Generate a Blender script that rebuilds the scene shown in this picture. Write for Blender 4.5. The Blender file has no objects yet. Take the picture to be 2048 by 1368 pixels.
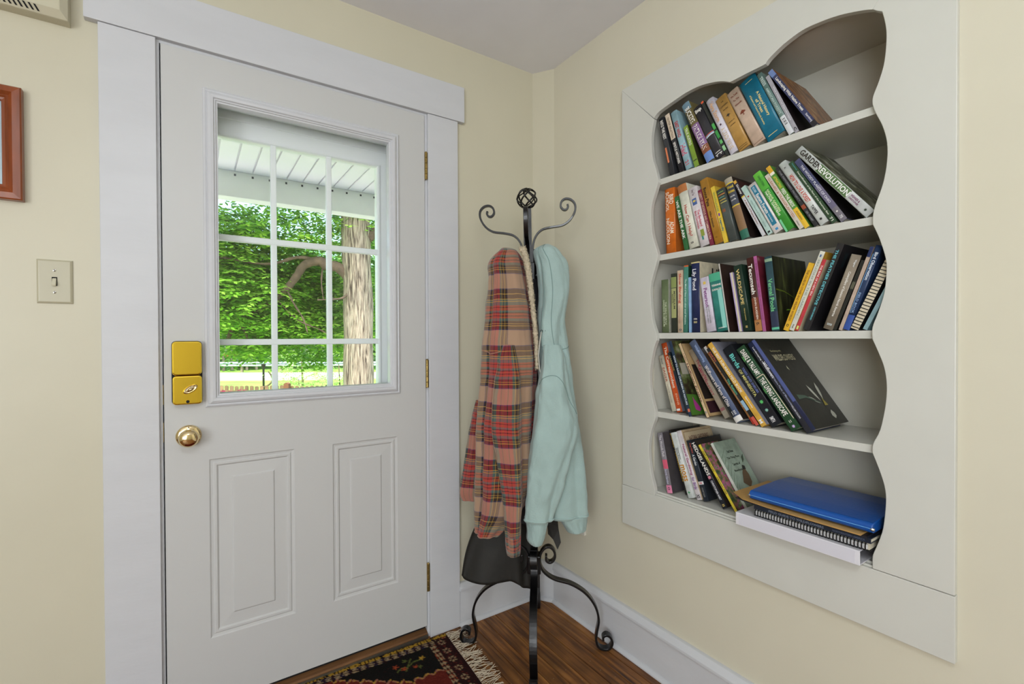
import bpy, bmesh, math, random
from mathutils import Vector, Matrix, noise
random.seed(7)
SC = bpy.context.scene
COL = SC.collection

# ------------------------------------------------------------------ camera
yaw, pitch, roll = math.radians(33.86), math.radians(-.535), math.radians(-.23)
FW = Vector((math.sin(yaw)*math.cos(pitch), math.cos(yaw)*math.cos(pitch), math.sin(pitch)))
R0 = Vector((math.cos(yaw), -math.sin(yaw), 0)); U0 = R0.cross(FW)
R1 = R0*math.cos(roll)+U0*math.sin(roll); U1 = -R0*math.sin(roll)+U0*math.cos(roll)
cd = bpy.data.cameras.new('camera'); cam = bpy.data.objects.new('camera', cd); COL.objects.link(cam)
cd.sensor_width = 36; cd.lens = 947.9/2048*36; cd.clip_start = .02; cd.clip_end = 400
M = Matrix((R1, U1, -FW)).transposed().to_4x4(); M.translation = Vector((0, 0, 1.215)); cam.matrix_world = M
SC.camera = cam

# ------------------------------------------------------------------ world, sun, exposure
wd = bpy.data.worlds.new('world'); SC.world = wd; wd.use_nodes = True
nt = wd.node_tree; nt.nodes.clear()
sky = nt.nodes.new('ShaderNodeTexSky'); sky.sky_type = 'NISHITA'; sky.sun_disc = False
sky.sun_elevation = math.radians(52); sky.sun_rotation = math.radians(200); sky.dust_density = 2.5; sky.air_density = 1.2
bg = nt.nodes.new('ShaderNodeBackground'); bg.inputs['Strength'].default_value = .55
wo = nt.nodes.new('ShaderNodeOutputWorld')
nt.links.new(sky.outputs[0], bg.inputs['Color']); nt.links.new(bg.outputs[0], wo.inputs['Surface'])

def light(name, kind, loc, energy, color=(1, 1, 1), size=None, target=None, angle=None, sizey=None):
    l = bpy.data.lights.new(name, kind); l.energy = energy; l.color = color
    if kind == 'AREA':
        l.shape = 'RECTANGLE'; l.size = size; l.size_y = sizey or size
    if angle is not None: l.angle = angle
    o = bpy.data.objects.new(name, l); COL.objects.link(o); o.location = loc
    if target is not None:
        o.rotation_euler = (Vector(target)-Vector(loc)).to_track_quat('-Z', 'Y').to_euler()
    return o
light('sun', 'SUN', (0, 10, 20), 7.0, (1, .95, .86), angle=math.radians(1.0), target=(3.5, 15.5, 6.5-1))
# added fill lights behind the camera and below the ceiling
light('fill_light_rear', 'AREA', (-1.0, -2.5, 1.30), 44, (.915, .96, 1), 2.0, (.5, 1.5, 1.2), sizey=2.0)
light('fill_light_side', 'AREA', (-2.25, -1.3, 1.25), 56, (.915, .96, 1), 1.5, (1.4, .6, .9), sizey=1.3)
lp = light('fill_light_ceiling', 'POINT', (-.12, -.4, 2.10), 17, (.91, .97, 1)); lp.data.shadow_soft_size = .15
SC.view_settings.view_transform = 'Standard'; SC.view_settings.look = 'None'
SC.view_settings.gamma = 1; SC.view_settings.use_curve_mapping = False
SC.view_settings.exposure = 0.2

# ------------------------------------------------------------------ helpers
def hexc(h, a=1):
    h = h.lstrip('#')
    if len(h) == 3: h = ''.join(c*2 for c in h)
    v = [int(h[i:i+2], 16)/255 for i in (0, 2, 4)]
    return tuple((c/12.92 if c <= .04045 else ((c+.055)/1.055)**2.4) for c in v)+(a,)
MATS = {}
def mat(name, color, rough=.6, metal=0, bump=0, bscale=40, var=0, vscale=6, coat=0, sheen=0, stretch=None, objrand=0, trans=0):
    if name in MATS: return MATS[name]
    m = bpy.data.materials.new(name); m.use_nodes = True; MATS[name] = m
    t = m.node_tree; p = t.nodes['Principled BSDF']
    c = hexc(color) if isinstance(color, str) else color
    p.inputs['Base Color'].default_value = c; p.inputs['Roughness'].default_value = rough
    p.inputs['Metallic'].default_value = metal; p.inputs['Coat Weight'].default_value = coat
    p.inputs['Sheen Weight'].default_value = sheen
    if trans: p.inputs['Transmission Weight'].default_value = trans
    tc = t.nodes.new('ShaderNodeTexCoord'); mp = t.nodes.new('ShaderNodeMapping')
    t.links.new(tc.outputs['Object'], mp.inputs[0])
    if stretch: mp.inputs['Scale'].default_value = stretch
    if bump:
        n = t.nodes.new('ShaderNodeTexNoise'); n.inputs['Scale'].default_value = bscale; n.inputs['Detail'].default_value = 4
        b = t.nodes.new('ShaderNodeBump'); b.inputs['Strength'].default_value = bump; b.inputs['Distance'].default_value = .004
        t.links.new(mp.outputs[0], n.inputs['Vector']); t.links.new(n.outputs['Fac'], b.inputs['Height']); t.links.new(b.outputs[0], p.inputs['Normal'])
    if var or objrand:
        n = t.nodes.new('ShaderNodeTexNoise'); n.inputs['Scale'].default_value = vscale; n.inputs['Detail'].default_value = 3
        t.links.new(mp.outputs[0], n.inputs['Vector'])
        hs = t.nodes.new('ShaderNodeHueSaturation'); hs.inputs['Color'].default_value = c
        r = t.nodes.new('ShaderNodeMapRange'); r.inputs['From Min'].default_value = .3; r.inputs['From Max'].default_value = .7
        r.inputs['To Min'].default_value = 1-var; r.inputs['To Max'].default_value = 1+var
        t.links.new(n.outputs['Fac'], r.inputs['Value'])
        if objrand:
            oi = t.nodes.new('ShaderNodeObjectInfo'); r2 = t.nodes.new('ShaderNodeMapRange')
            r2.inputs['To Min'].default_value = 1-objrand; r2.inputs['To Max'].default_value = 1+objrand
            t.links.new(oi.outputs['Random'], r2.inputs['Value'])
            mu = t.nodes.new('ShaderNodeMath'); mu.operation = 'MULTIPLY'
            t.links.new(r.outputs[0], mu.inputs[0]); t.links.new(r2.outputs[0], mu.inputs[1]); t.links.new(mu.outputs[0], hs.inputs['Value'])
        else: t.links.new(r.outputs[0], hs.inputs['Value'])
        t.links.new(hs.outputs[0], p.inputs['Base Color'])
    return m
def ramp(t, stops, interp='LINEAR'):
    r = t.nodes.new('ShaderNodeValToRGB'); r.color_ramp.interpolation = interp
    e = r.color_ramp.elements
    e[0].position = stops[0][0]; e[0].color = hexc(stops[0][1])
    e[1].position = stops[-1][0]; e[1].color = hexc(stops[-1][1])
    for pos, c in stops[1:-1]:
        x = e.new(pos); x.color = hexc(c)
    return r

class MB:
    def __init__(s): s.v = []; s.f = []; s.mi = []; s.uv = {}
    def add(s, vs, fs, mi=0):
        o = len(s.v); s.v += [tuple(v) for v in vs]
        for f in fs: s.f.append(tuple(i+o for i in f)); s.mi.append(mi)
        return o
    def box(s, x0, x1, y0, y1, z0, z1, mi=0, mtx=None):
        vs = [Vector((x, y, z)) for x in (x0, x1) for y in (y0, y1) for z in (z0, z1)]
        if mtx is not None: vs = [mtx @ v for v in vs]
        s.add(vs, [(0, 1, 3, 2), (4, 6, 7, 5), (0, 4, 5, 1), (2, 3, 7, 6), (0, 2, 6, 4), (1, 5, 7, 3)], mi)
    def tube(s, pts, r, n=8, cap=True, mi=0, closed=False):
        pts = [Vector(p) for p in pts]; rs = r if isinstance(r, (list, tuple)) else [r]*len(pts)
        rings = []; up = None
        for i, p in enumerate(pts):
            a = pts[i-1] if i else (pts[-1] if closed else p); b = pts[(i+1) % len(pts)] if (i < len(pts)-1 or closed) else p
            d = (b-a).normalized()
            if up is None: up = Vector((0, 0, 1)) if abs(d.z) < .9 else Vector((1, 0, 0))
            sd = d.cross(up).normalized(); up = sd.cross(d).normalized()
            rings.append([p+(sd*math.cos(2*math.pi*k/n)+up*math.sin(2*math.pi*k/n))*rs[i] for k in range(n)])
        o = s.add([v for q in rings for v in q], [], mi); m = len(rings)
        for i in range(m if closed else m-1):
            j = (i+1) % m
            for k in range(n):
                s.f.append((o+i*n+k, o+i*n+(k+1) % n, o+j*n+(k+1) % n, o+j*n+k)); s.mi.append(mi)
        if cap and not closed:
            s.f.append(tuple(o+k for k in range(n))[::-1]); s.mi.append(mi)
            s.f.append(tuple(o+(m-1)*n+k for k in range(n))); s.mi.append(mi)
    def strip(s, pts, side, w, t, mi=0):
        """flat bar: swept rectangle, width w along 'side', thickness t"""
        pts = [Vector(p) for p in pts]; side = Vector(side).normalized(); rings = []
        for i, p in enumerate(pts):
            d = (pts[min(i+1, len(pts)-1)]-pts[max(i-1, 0)]).normalized(); n = d.cross(side).normalized()
            rings.append([p+side*w/2*a+n*t/2*b for a, b in ((-1, -1), (1, -1), (1, 1), (-1, 1))])
        o = s.add([v for q in rings for v in q], [], mi)
        for i in range(len(rings)-1):
            for k in range(4):
                s.f.append((o+i*4+k, o+i*4+(k+1) % 4, o+i*4+4+(k+1) % 4, o+i*4+4+k)); s.mi.append(mi)
        s.f.append((o+3, o+2, o+1, o)); s.mi.append(mi)
        e = o+(len(rings)-1)*4; s.f.append((e, e+1, e+2, e+3)); s.mi.append(mi)
    def lathe(s, prof, org, axis, n=24, mi=0):
        """prof = [(r, h)...] turned about axis from org"""
        ax = Vector(axis).normalized(); a = ax.orthogonal().normalized(); b = ax.cross(a); org = Vector(org)
        o = s.add([org+ax*h+(a*math.cos(2*math.pi*k/n)+b*math.sin(2*math.pi*k/n))*r for r, h in prof for k in range(n)], [], mi)
        for i in range(len(prof)-1):
            for k in range(n):
                s.f.append((o+i*n+k, o+i*n+(k+1) % n, o+(i+1)*n+(k+1) % n, o+(i+1)*n+k)); s.mi.append(mi)
        s.f.append(tuple(o+k for k in range(n))[::-1]); s.mi.append(mi)
        s.f.append(tuple(o+(len(prof)-1)*n+k for k in range(n))); s.mi.append(mi)
    def prism(s, poly, fn, a, b, mi=0):
        """poly = 2-D outline, fn(u, v, w) -> point, extruded w from a to b"""
        n = len(poly); o = s.add([fn(u, v, a) for u, v in poly]+[fn(u, v, b) for u, v in poly], [], mi)
        s.f.append(tuple(o+i for i in range(n))[::-1]); s.f.append(tuple(o+n+i for i in range(n))); s.mi += [mi, mi]
        for i in range(n):
            s.f.append((o+i, o+(i+1) % n, o+n+(i+1) % n, o+n+i)); s.mi.append(mi)
    def build(s, name, mats, parent=None, smooth=False, bevel=0, fix=True):
        me = bpy.data.meshes.new(name); me.from_pydata(s.v, [], s.f)
        mats = mats if isinstance(mats, (list, tuple)) else [mats]
        for m in mats: me.materials.append(m)
        if len(mats) > 1: me.polygons.foreach_set('material_index', s.mi)
        if fix:
            bm = bmesh.new(); bm.from_mesh(me); bmesh.ops.recalc_face_normals(bm, faces=bm.faces); bm.to_mesh(me); bm.free()
        if smooth: me.polygons.foreach_set('use_smooth', [True]*len(me.polygons))
        o = bpy.data.objects.new(name, me); COL.objects.link(o)
        if parent is not None: o.parent = parent
        if bevel:
            b = o.modifiers.new('bevel', 'BEVEL'); b.width = bevel; b.segments = 2; b.limit_method = 'ANGLE'; b.angle_limit = math.radians(35)
            b.harden_normals = False
        me.update(); return o
def bx(name, dims, m, parent=None, bevel=0):
    q = MB(); q.box(*dims); return q.build(name, m, parent, bevel=bevel)
def tag(o, label=None, cat=None, group=None, kind=None):
    if label: o['label'] = label
    if cat: o['category'] = cat
    if group: o['group'] = group
    if kind: o['kind'] = kind
    return o
def empty(name, loc=(0, 0, 0), label=None, cat=None, group=None, kind=None):
    o = bpy.data.objects.new(name, None); COL.objects.link(o); o.location = loc; o.empty_display_size = .05
    return tag(o, label, cat, group, kind)
def struct(o): return tag(o, kind='structure')
def rel(o):
    """give a part built in world coordinates its place under its moved parent"""
    o.matrix_parent_inverse = Matrix.Translation(-o.parent.location); return o
def plate(q, us, vs, holes, fn, mi=0):
    """rectangular grid of cells with holes; fn(u, v) -> (front, back) points"""
    us = sorted(set(us+[h[i] for h in holes for i in (0, 1)])); vs = sorted(set(vs+[h[i] for h in holes for i in (2, 3)]))
    def hole(i, j):
        if i < 0 or j < 0 or i >= len(us)-1 or j >= len(vs)-1: return True
        cu, cv = (us[i]+us[i+1])/2, (vs[j]+vs[j+1])/2
        return any(h[0] < cu < h[1] and h[2] < cv < h[3] for h in holes)
    ix = {}
    def P(i, j, s):
        k = (i, j, s)
        if k not in ix: ix[k] = q.add([fn(us[i], vs[j])[s]], [])
        return ix[k]
    for i in range(len(us)-1):
        for j in range(len(vs)-1):
            if hole(i, j): continue
            for s in (0, 1):
                f = (P(i, j, s), P(i+1, j, s), P(i+1, j+1, s), P(i, j+1, s)); q.f.append(f if s == 0 else f[::-1]); q.mi.append(mi)
            for (di, dj, a, b) in ((-1, 0, (i, j), (i, j+1)), (1, 0, (i+1, j), (i+1, j+1)), (0, -1, (i, j), (i+1, j)), (0, 1, (i, j+1), (i+1, j+1))):
                if hole(i+di, j+dj):
                    q.f.append((P(*a, 0), P(*b, 0), P(*b, 1), P(*a, 1))); q.mi.append(mi)
def crom(pts, n=6):
    out = []
    for i in range(len(pts)-1):
        p = [Vector(pts[max(0, min(len(pts)-1, i+k))]) for k in (-1, 0, 1, 2)]
        for j in range(n):
            t = j/n
            out.append(.5*((2*p[1])+(-p[0]+p[2])*t+(2*p[0]-5*p[1]+4*p[2]-p[3])*t*t+(-p[0]+3*p[1]-3*p[2]+p[3])*t**3))
    out.append(Vector(pts[-1])); return out

# ------------------------------------------------------------------ materials
m_wall = mat('cream wall paint', '#d0cbb5', .42, bump=.25, bscale=9, var=.025, vscale=2.5)
m_wallr = mat('cream wall paint on plaster', '#d8d3bf', .25, bump=.3, bscale=6, var=.025, vscale=2.5)
m_ceil = mat('ceiling paint', '#ececf2', .8, bump=.12, bscale=14, var=.02)
m_trim = mat('white trim paint', '#cfd1d5', .38, bump=.3, bscale=10, var=.02, stretch=(1, 1, 3))
m_door = mat('white door paint', '#c9cac9', .4, bump=.05, bscale=60)
m_shelf = mat('off white cabinet paint', '#d3d3cb', .35, bump=.15, bscale=14, var=.02)
m_inner = mat('grey white cabinet inside', '#cccabf', .5, bump=.2, bscale=16, var=.06, vscale=5, stretch=(1, .25, 1))
m_white = mat('white vinyl', '#f6f6fa', .35)
m_brass = mat('polished brass', (.93, .66, .07, 1), .16, 1)
m_brass3 = mat('pale brass', (.86, .70, .40, 1), .1, 1)
m_brass2 = mat('worn brass', '#9a8450', .35, .9, var=.3, vscale=60)
m_dark = mat('dark gap', '#0e0e10', .8)
m_iron = mat('black wrought iron', '#0b0a0b', .3, .2, bump=.15, bscale=40, coat=.2)
m_plate = mat('almond plastic', '#bdb89f', .3)
m_chrome = mat('nickel', '#b9b6ae', .25, 1)
m_alu = mat('brushed aluminium', '#8f8d86', .4, .9)
m_cherry = mat('cherry wood', '#8a4520', .35, var=.25, vscale=8, stretch=(6, 1, 1), coat=.3)
m_sill = mat('oak threshold', '#6e4c2e', .5, var=.3, vscale=12, stretch=(.6, 8, 1))
def glass(name, tint=(1, 1, 1, 1)):
    m = bpy.data.materials.new(name); m.use_nodes = True; t = m.node_tree; t.nodes.clear()
    tr = t.nodes.new('ShaderNodeBsdfTransparent'); tr.inputs[0].default_value = tint
    gl = t.nodes.new('ShaderNodeBsdfGlossy'); gl.inputs['Roughness'].default_value = .02
    fr = t.nodes.new('ShaderNodeFresnel'); fr.inputs[0].default_value = 1.35
    mx = t.nodes.new('ShaderNodeMixShader'); out = t.nodes.new('ShaderNodeOutputMaterial')
    t.links.new(fr.outputs[0], mx.inputs[0]); t.links.new(tr.outputs[0], mx.inputs[1]); t.links.new(gl.outputs[0], mx.inputs[2]); t.links.new(mx.outputs[0], out.inputs[0])
    return m
m_glass = glass('window glass', (.98, .99, .985, 1))
def wood_floor():
    m = bpy.data.materials.new('aged oak floor'); m.use_nodes = True; t = m.node_tree; p = t.nodes['Principled BSDF']
    tc = t.nodes.new('ShaderNodeTexCoord'); mp = t.nodes.new('ShaderNodeMapping'); mp.inputs['Scale'].default_value = (28, 1.6, 6)
    oi = t.nodes.new('ShaderNodeObjectInfo'); ad = t.nodes.new('ShaderNodeVectorMath'); ad.operation = 'ADD'
    mu = t.nodes.new('ShaderNodeMath'); mu.operation = 'MULTIPLY'; mu.inputs[1].default_value = 40
    t.links.new(oi.outputs['Random'], mu.inputs[0]); t.links.new(tc.outputs['Object'], ad.inputs[0]); t.links.new(mu.outputs[0], ad.inputs[1]); t.links.new(ad.outputs[0], mp.inputs[0])
    n = t.nodes.new('ShaderNodeTexNoise'); n.inputs['Scale'].default_value = 2; n.inputs['Detail'].default_value = 8; n.inputs['Distortion'].default_value = .6
    t.links.new(mp.outputs[0], n.inputs['Vector'])
    r = ramp(t, [(.25, '#3a2010'), (.40, '#683f1c'), (.55, '#8a5828'), (.75, '#a8743c')])
    t.links.new(n.outputs['Fac'], r.inputs[0])
    n2 = t.nodes.new('ShaderNodeTexNoise'); n2.inputs['Scale'].default_value = 7; n2.inputs['Detail'].default_value = 5
    t.links.new(tc.outputs['Object'], n2.inputs['Vector'])
    hs = t.nodes.new('ShaderNodeHueSaturation'); mr = t.nodes.new('ShaderNodeMapRange'); mr.inputs['From Min'].default_value = .3; mr.inputs['From Max'].default_value = .7
    mr.inputs['To Min'].default_value = .6; mr.inputs['To Max'].default_value = 1.25
    t.links.new(n2.outputs['Fac'], mr.inputs['Value'])
    m2 = t.nodes.new('ShaderNodeMapRange'); m2.inputs['To Min'].default_value = .8; m2.inputs['To Max'].default_value = 1.15; t.links.new(oi.outputs['Random'], m2.inputs['Value'])
    mm = t.nodes.new('ShaderNodeMath'); mm.operation = 'MULTIPLY'; t.links.new(mr.outputs[0], mm.inputs[0]); t.links.new(m2.outputs[0], mm.inputs[1])
    t.links.new(mm.outputs[0], hs.inputs['Value']); t.links.new(r.outputs[0], hs.inputs['Color']); t.links.new(hs.outputs[0], p.inputs['Base Color'])
    p.inputs['Roughness'].default_value = .5
    b = t.nodes.new('ShaderNodeBump'); b.inputs['Strength'].default_value = .25; b.inputs['Distance'].default_value = .003
    t.links.new(n.outputs['Fac'], b.inputs['Height']); t.links.new(b.outputs[0], p.inputs['Normal'])
    return m
m_floor = wood_floor()
GARM = {
 'plaid_body': [(1.552, -0.121, 0.0161, -0.06, 0.02), (1.5408, -0.1144, 0.0359, -0.06, 0.045), (1.5201, -0.1183, 0.053, -0.06, 0.06), (1.488, -0.1213, 0.0653, -0.06, 0.068), (1.4326, -0.1148, 0.0698, -0.065, 0.07), (1.3324, -0.1105, 0.0819, -0.07, 0.075), (1.2101, -0.11, 0.0939, -0.075, 0.08), (1.1314, -0.1094, 0.1003, -0.08, 0.085), (1.0245, -0.1154, 0.1022, -0.08, 0.085), (0.8874, -0.1235, 0.106, -0.08, 0.085), (0.7087, -0.128, 0.1061, -0.08, 0.08), (0.5863, -0.1454, 0.093, -0.08, 0.075), (0.5202, -0.1748, 0.0658, -0.08, 0.065), (0.4863, -0.1919, 0.0489, -0.08, 0.06)],
 'plaid_sleeve': [(1.1884, -0.1114, 0.0234, -0.15, 0.02), (1.1491, -0.1125, 0.035, -0.155, 0.03), (1.0995, -0.1117, 0.0446, -0.165, 0.04), (1.0553, -0.1136, 0.0498, -0.17, 0.045), (0.8994, -0.1178, 0.0551, -0.175, 0.045), (0.789, -0.1093, 0.048, -0.175, 0.043), (0.6534, -0.0983, 0.0365, -0.175, 0.04), (0.5481, -0.0979, 0.032, -0.175, 0.036), (0.4676, -0.0973, 0.0276, -0.175, 0.033)],
 'plaid_cuff': [(0.5159, -0.0976, 0.0307, -0.175, 0.036), (0.4623, -0.0969, 0.028, -0.175, 0.034), (0.4462, -0.0965, 0.0249, -0.175, 0.033)],
 'plaid_sleeve_far': [(0.9669, -0.2232, 0.0199, 0.03, 0.02), (0.8613, -0.2326, 0.0349, 0.03, 0.03), (0.7375, -0.2402, 0.0479, 0.03, 0.035), (0.6336, -0.2487, 0.0559, 0.03, 0.038), (0.5976, -0.2498, 0.0569, 0.03, 0.036), (0.5715, -0.247, 0.0499, 0.03, 0.034)],
 'mint_hood': [(1.5704, 0.0373, 0.0115, -0.03, 0.02), (1.5619, 0.035, 0.0288, -0.035, 0.04), (1.5477, 0.0346, 0.0478, -0.04, 0.055), (1.5267, 0.0421, 0.0555, -0.04, 0.062), (1.4896, 0.0559, 0.062, -0.045, 0.068), (1.3881, 0.0618, 0.059, -0.05, 0.07), (1.2814, 0.0506, 0.0541, -0.055, 0.07), (1.2054, 0.0519, 0.0559, -0.06, 0.07), (1.122, 0.0592, 0.0597, -0.06, 0.072), (1.0158, 0.0693, 0.0664, -0.06, 0.072), (0.9056, 0.0784, 0.0759, -0.06, 0.07), (0.7591, 0.0893, 0.0836, -0.06, 0.07), (0.6144, 0.0984, 0.0855, -0.06, 0.07), (0.5437, 0.1058, 0.0779, -0.06, 0.068)],
 'mint_hem': [(0.5474, 0.1253, 0.0594, -0.06, 0.066), (0.5206, 0.1314, 0.0504, -0.06, 0.06), (0.49, 0.1389, 0.039, -0.06, 0.055)],
 'mint_sleeve': [(1.1875, 0.0468, 0.0328, -0.13, 0.015), (1.1422, 0.0499, 0.0436, -0.135, 0.028), (1.0866, 0.0493, 0.0483, -0.145, 0.036), (1.0078, 0.0499, 0.0631, -0.15, 0.042), (0.9221, 0.0555, 0.0782, -0.155, 0.046), (0.8404, 0.0458, 0.0798, -0.16, 0.047), (0.7577, 0.0294, 0.0726, -0.16, 0.045), (0.675, 0.0139, 0.0646, -0.16, 0.043), (0.6103, 0.0002, 0.0565, -0.16, 0.04), (0.5598, -0.0089, 0.0494, -0.16, 0.04)],
 'mint_cuff': [(0.567, -0.0107, 0.0422, -0.16, 0.034), (0.5237, -0.0135, 0.0359, -0.16, 0.033), (0.4913, -0.0172, 0.0323, -0.16, 0.03), (0.475, -0.0155, 0.0216, -0.16, 0.026)],
 'black_upper': [(1.5644, -0.0154, 0.014, 0.04, 0.02), (1.4833, -0.0182, 0.0238, 0.03, 0.04), (1.2843, -0.0173, 0.0336, 0.02, 0.05), (1.0468, -0.0182, 0.0495, 0.02, 0.05), (0.7691, -0.0331, 0.0754, 0.02, 0.06), (0.4908, -0.0549, 0.1241, 0.02, 0.07)],
}
OPEN_L = [(1.1208, 1.989), (1.1331, 1.9297), (1.1287, 1.8578), (1.1156, 1.8158), (1.1058, 1.7786), (1.1036, 1.7613), (1.1157, 1.7301), (1.1323, 1.6872), (1.1355, 1.645), (1.1292, 1.5831), (1.1105, 1.5249), (1.1055, 1.5065), (1.1119, 1.4773), (1.135, 1.4087), (1.1385, 1.3624), (1.1296, 1.2768), (1.1131, 1.2292), (1.111, 1.2026), (1.1265, 1.1639), (1.1423, 1.078), (1.1357, 1.0119), (1.1186, 0.9528), (1.118, 0.9368), (1.1189, 0.9196), (1.1372, 0.8729), (1.1473, 0.8078), (1.1375, 0.7266), (1.1219, 0.6765), (1.1219, 0.6487)]
OPEN_T = [(1.1208, 1.9925), (1.1003, 2.006), (1.0428, 2.0174), (0.989, 2.0254), (0.9373, 2.0252), (0.8887, 2.0152), (0.8581, 2.0043), (0.8335, 1.9908), (0.7846, 1.9928), (0.733, 1.9938), (0.7254, 1.9953), (0.7127, 2.0061), (0.6757, 2.0243), (0.6276, 2.0365), (0.5829, 2.0348), (0.5408, 2.0277), (0.5008, 2.0152), (0.4685, 2.0016), (0.4492, 1.9862)]
OPEN_R = [(0.4492, 1.9856), (0.4432, 1.9546), (0.4407, 1.9209), (0.4446, 1.8653), (0.4552, 1.8245), (0.4671, 1.7926), (0.4679, 1.7734), (0.461, 1.7491), (0.4478, 1.7143), (0.439, 1.6723), (0.4389, 1.6281), (0.4463, 1.5789), (0.4615, 1.5303), (0.4665, 1.505), (0.4665, 1.4845), (0.4533, 1.4484), (0.4407, 1.3989), (0.4393, 1.3656), (0.4436, 1.3162), (0.4562, 1.2693), (0.4668, 1.2359), (0.4668, 1.2081), (0.455, 1.1769), (0.4432, 1.1409), (0.4379, 1.0981), (0.4402, 1.0505), (0.4505, 0.9904), (0.4645, 0.9546), (0.466, 0.9329), (0.4488, 0.8838), (0.4402, 0.8492), (0.4389, 0.8131), (0.4439, 0.7565), (0.453, 0.7198), (0.4638, 0.6861), (0.4653, 0.6714), (0.4652, 0.6507)]
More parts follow.
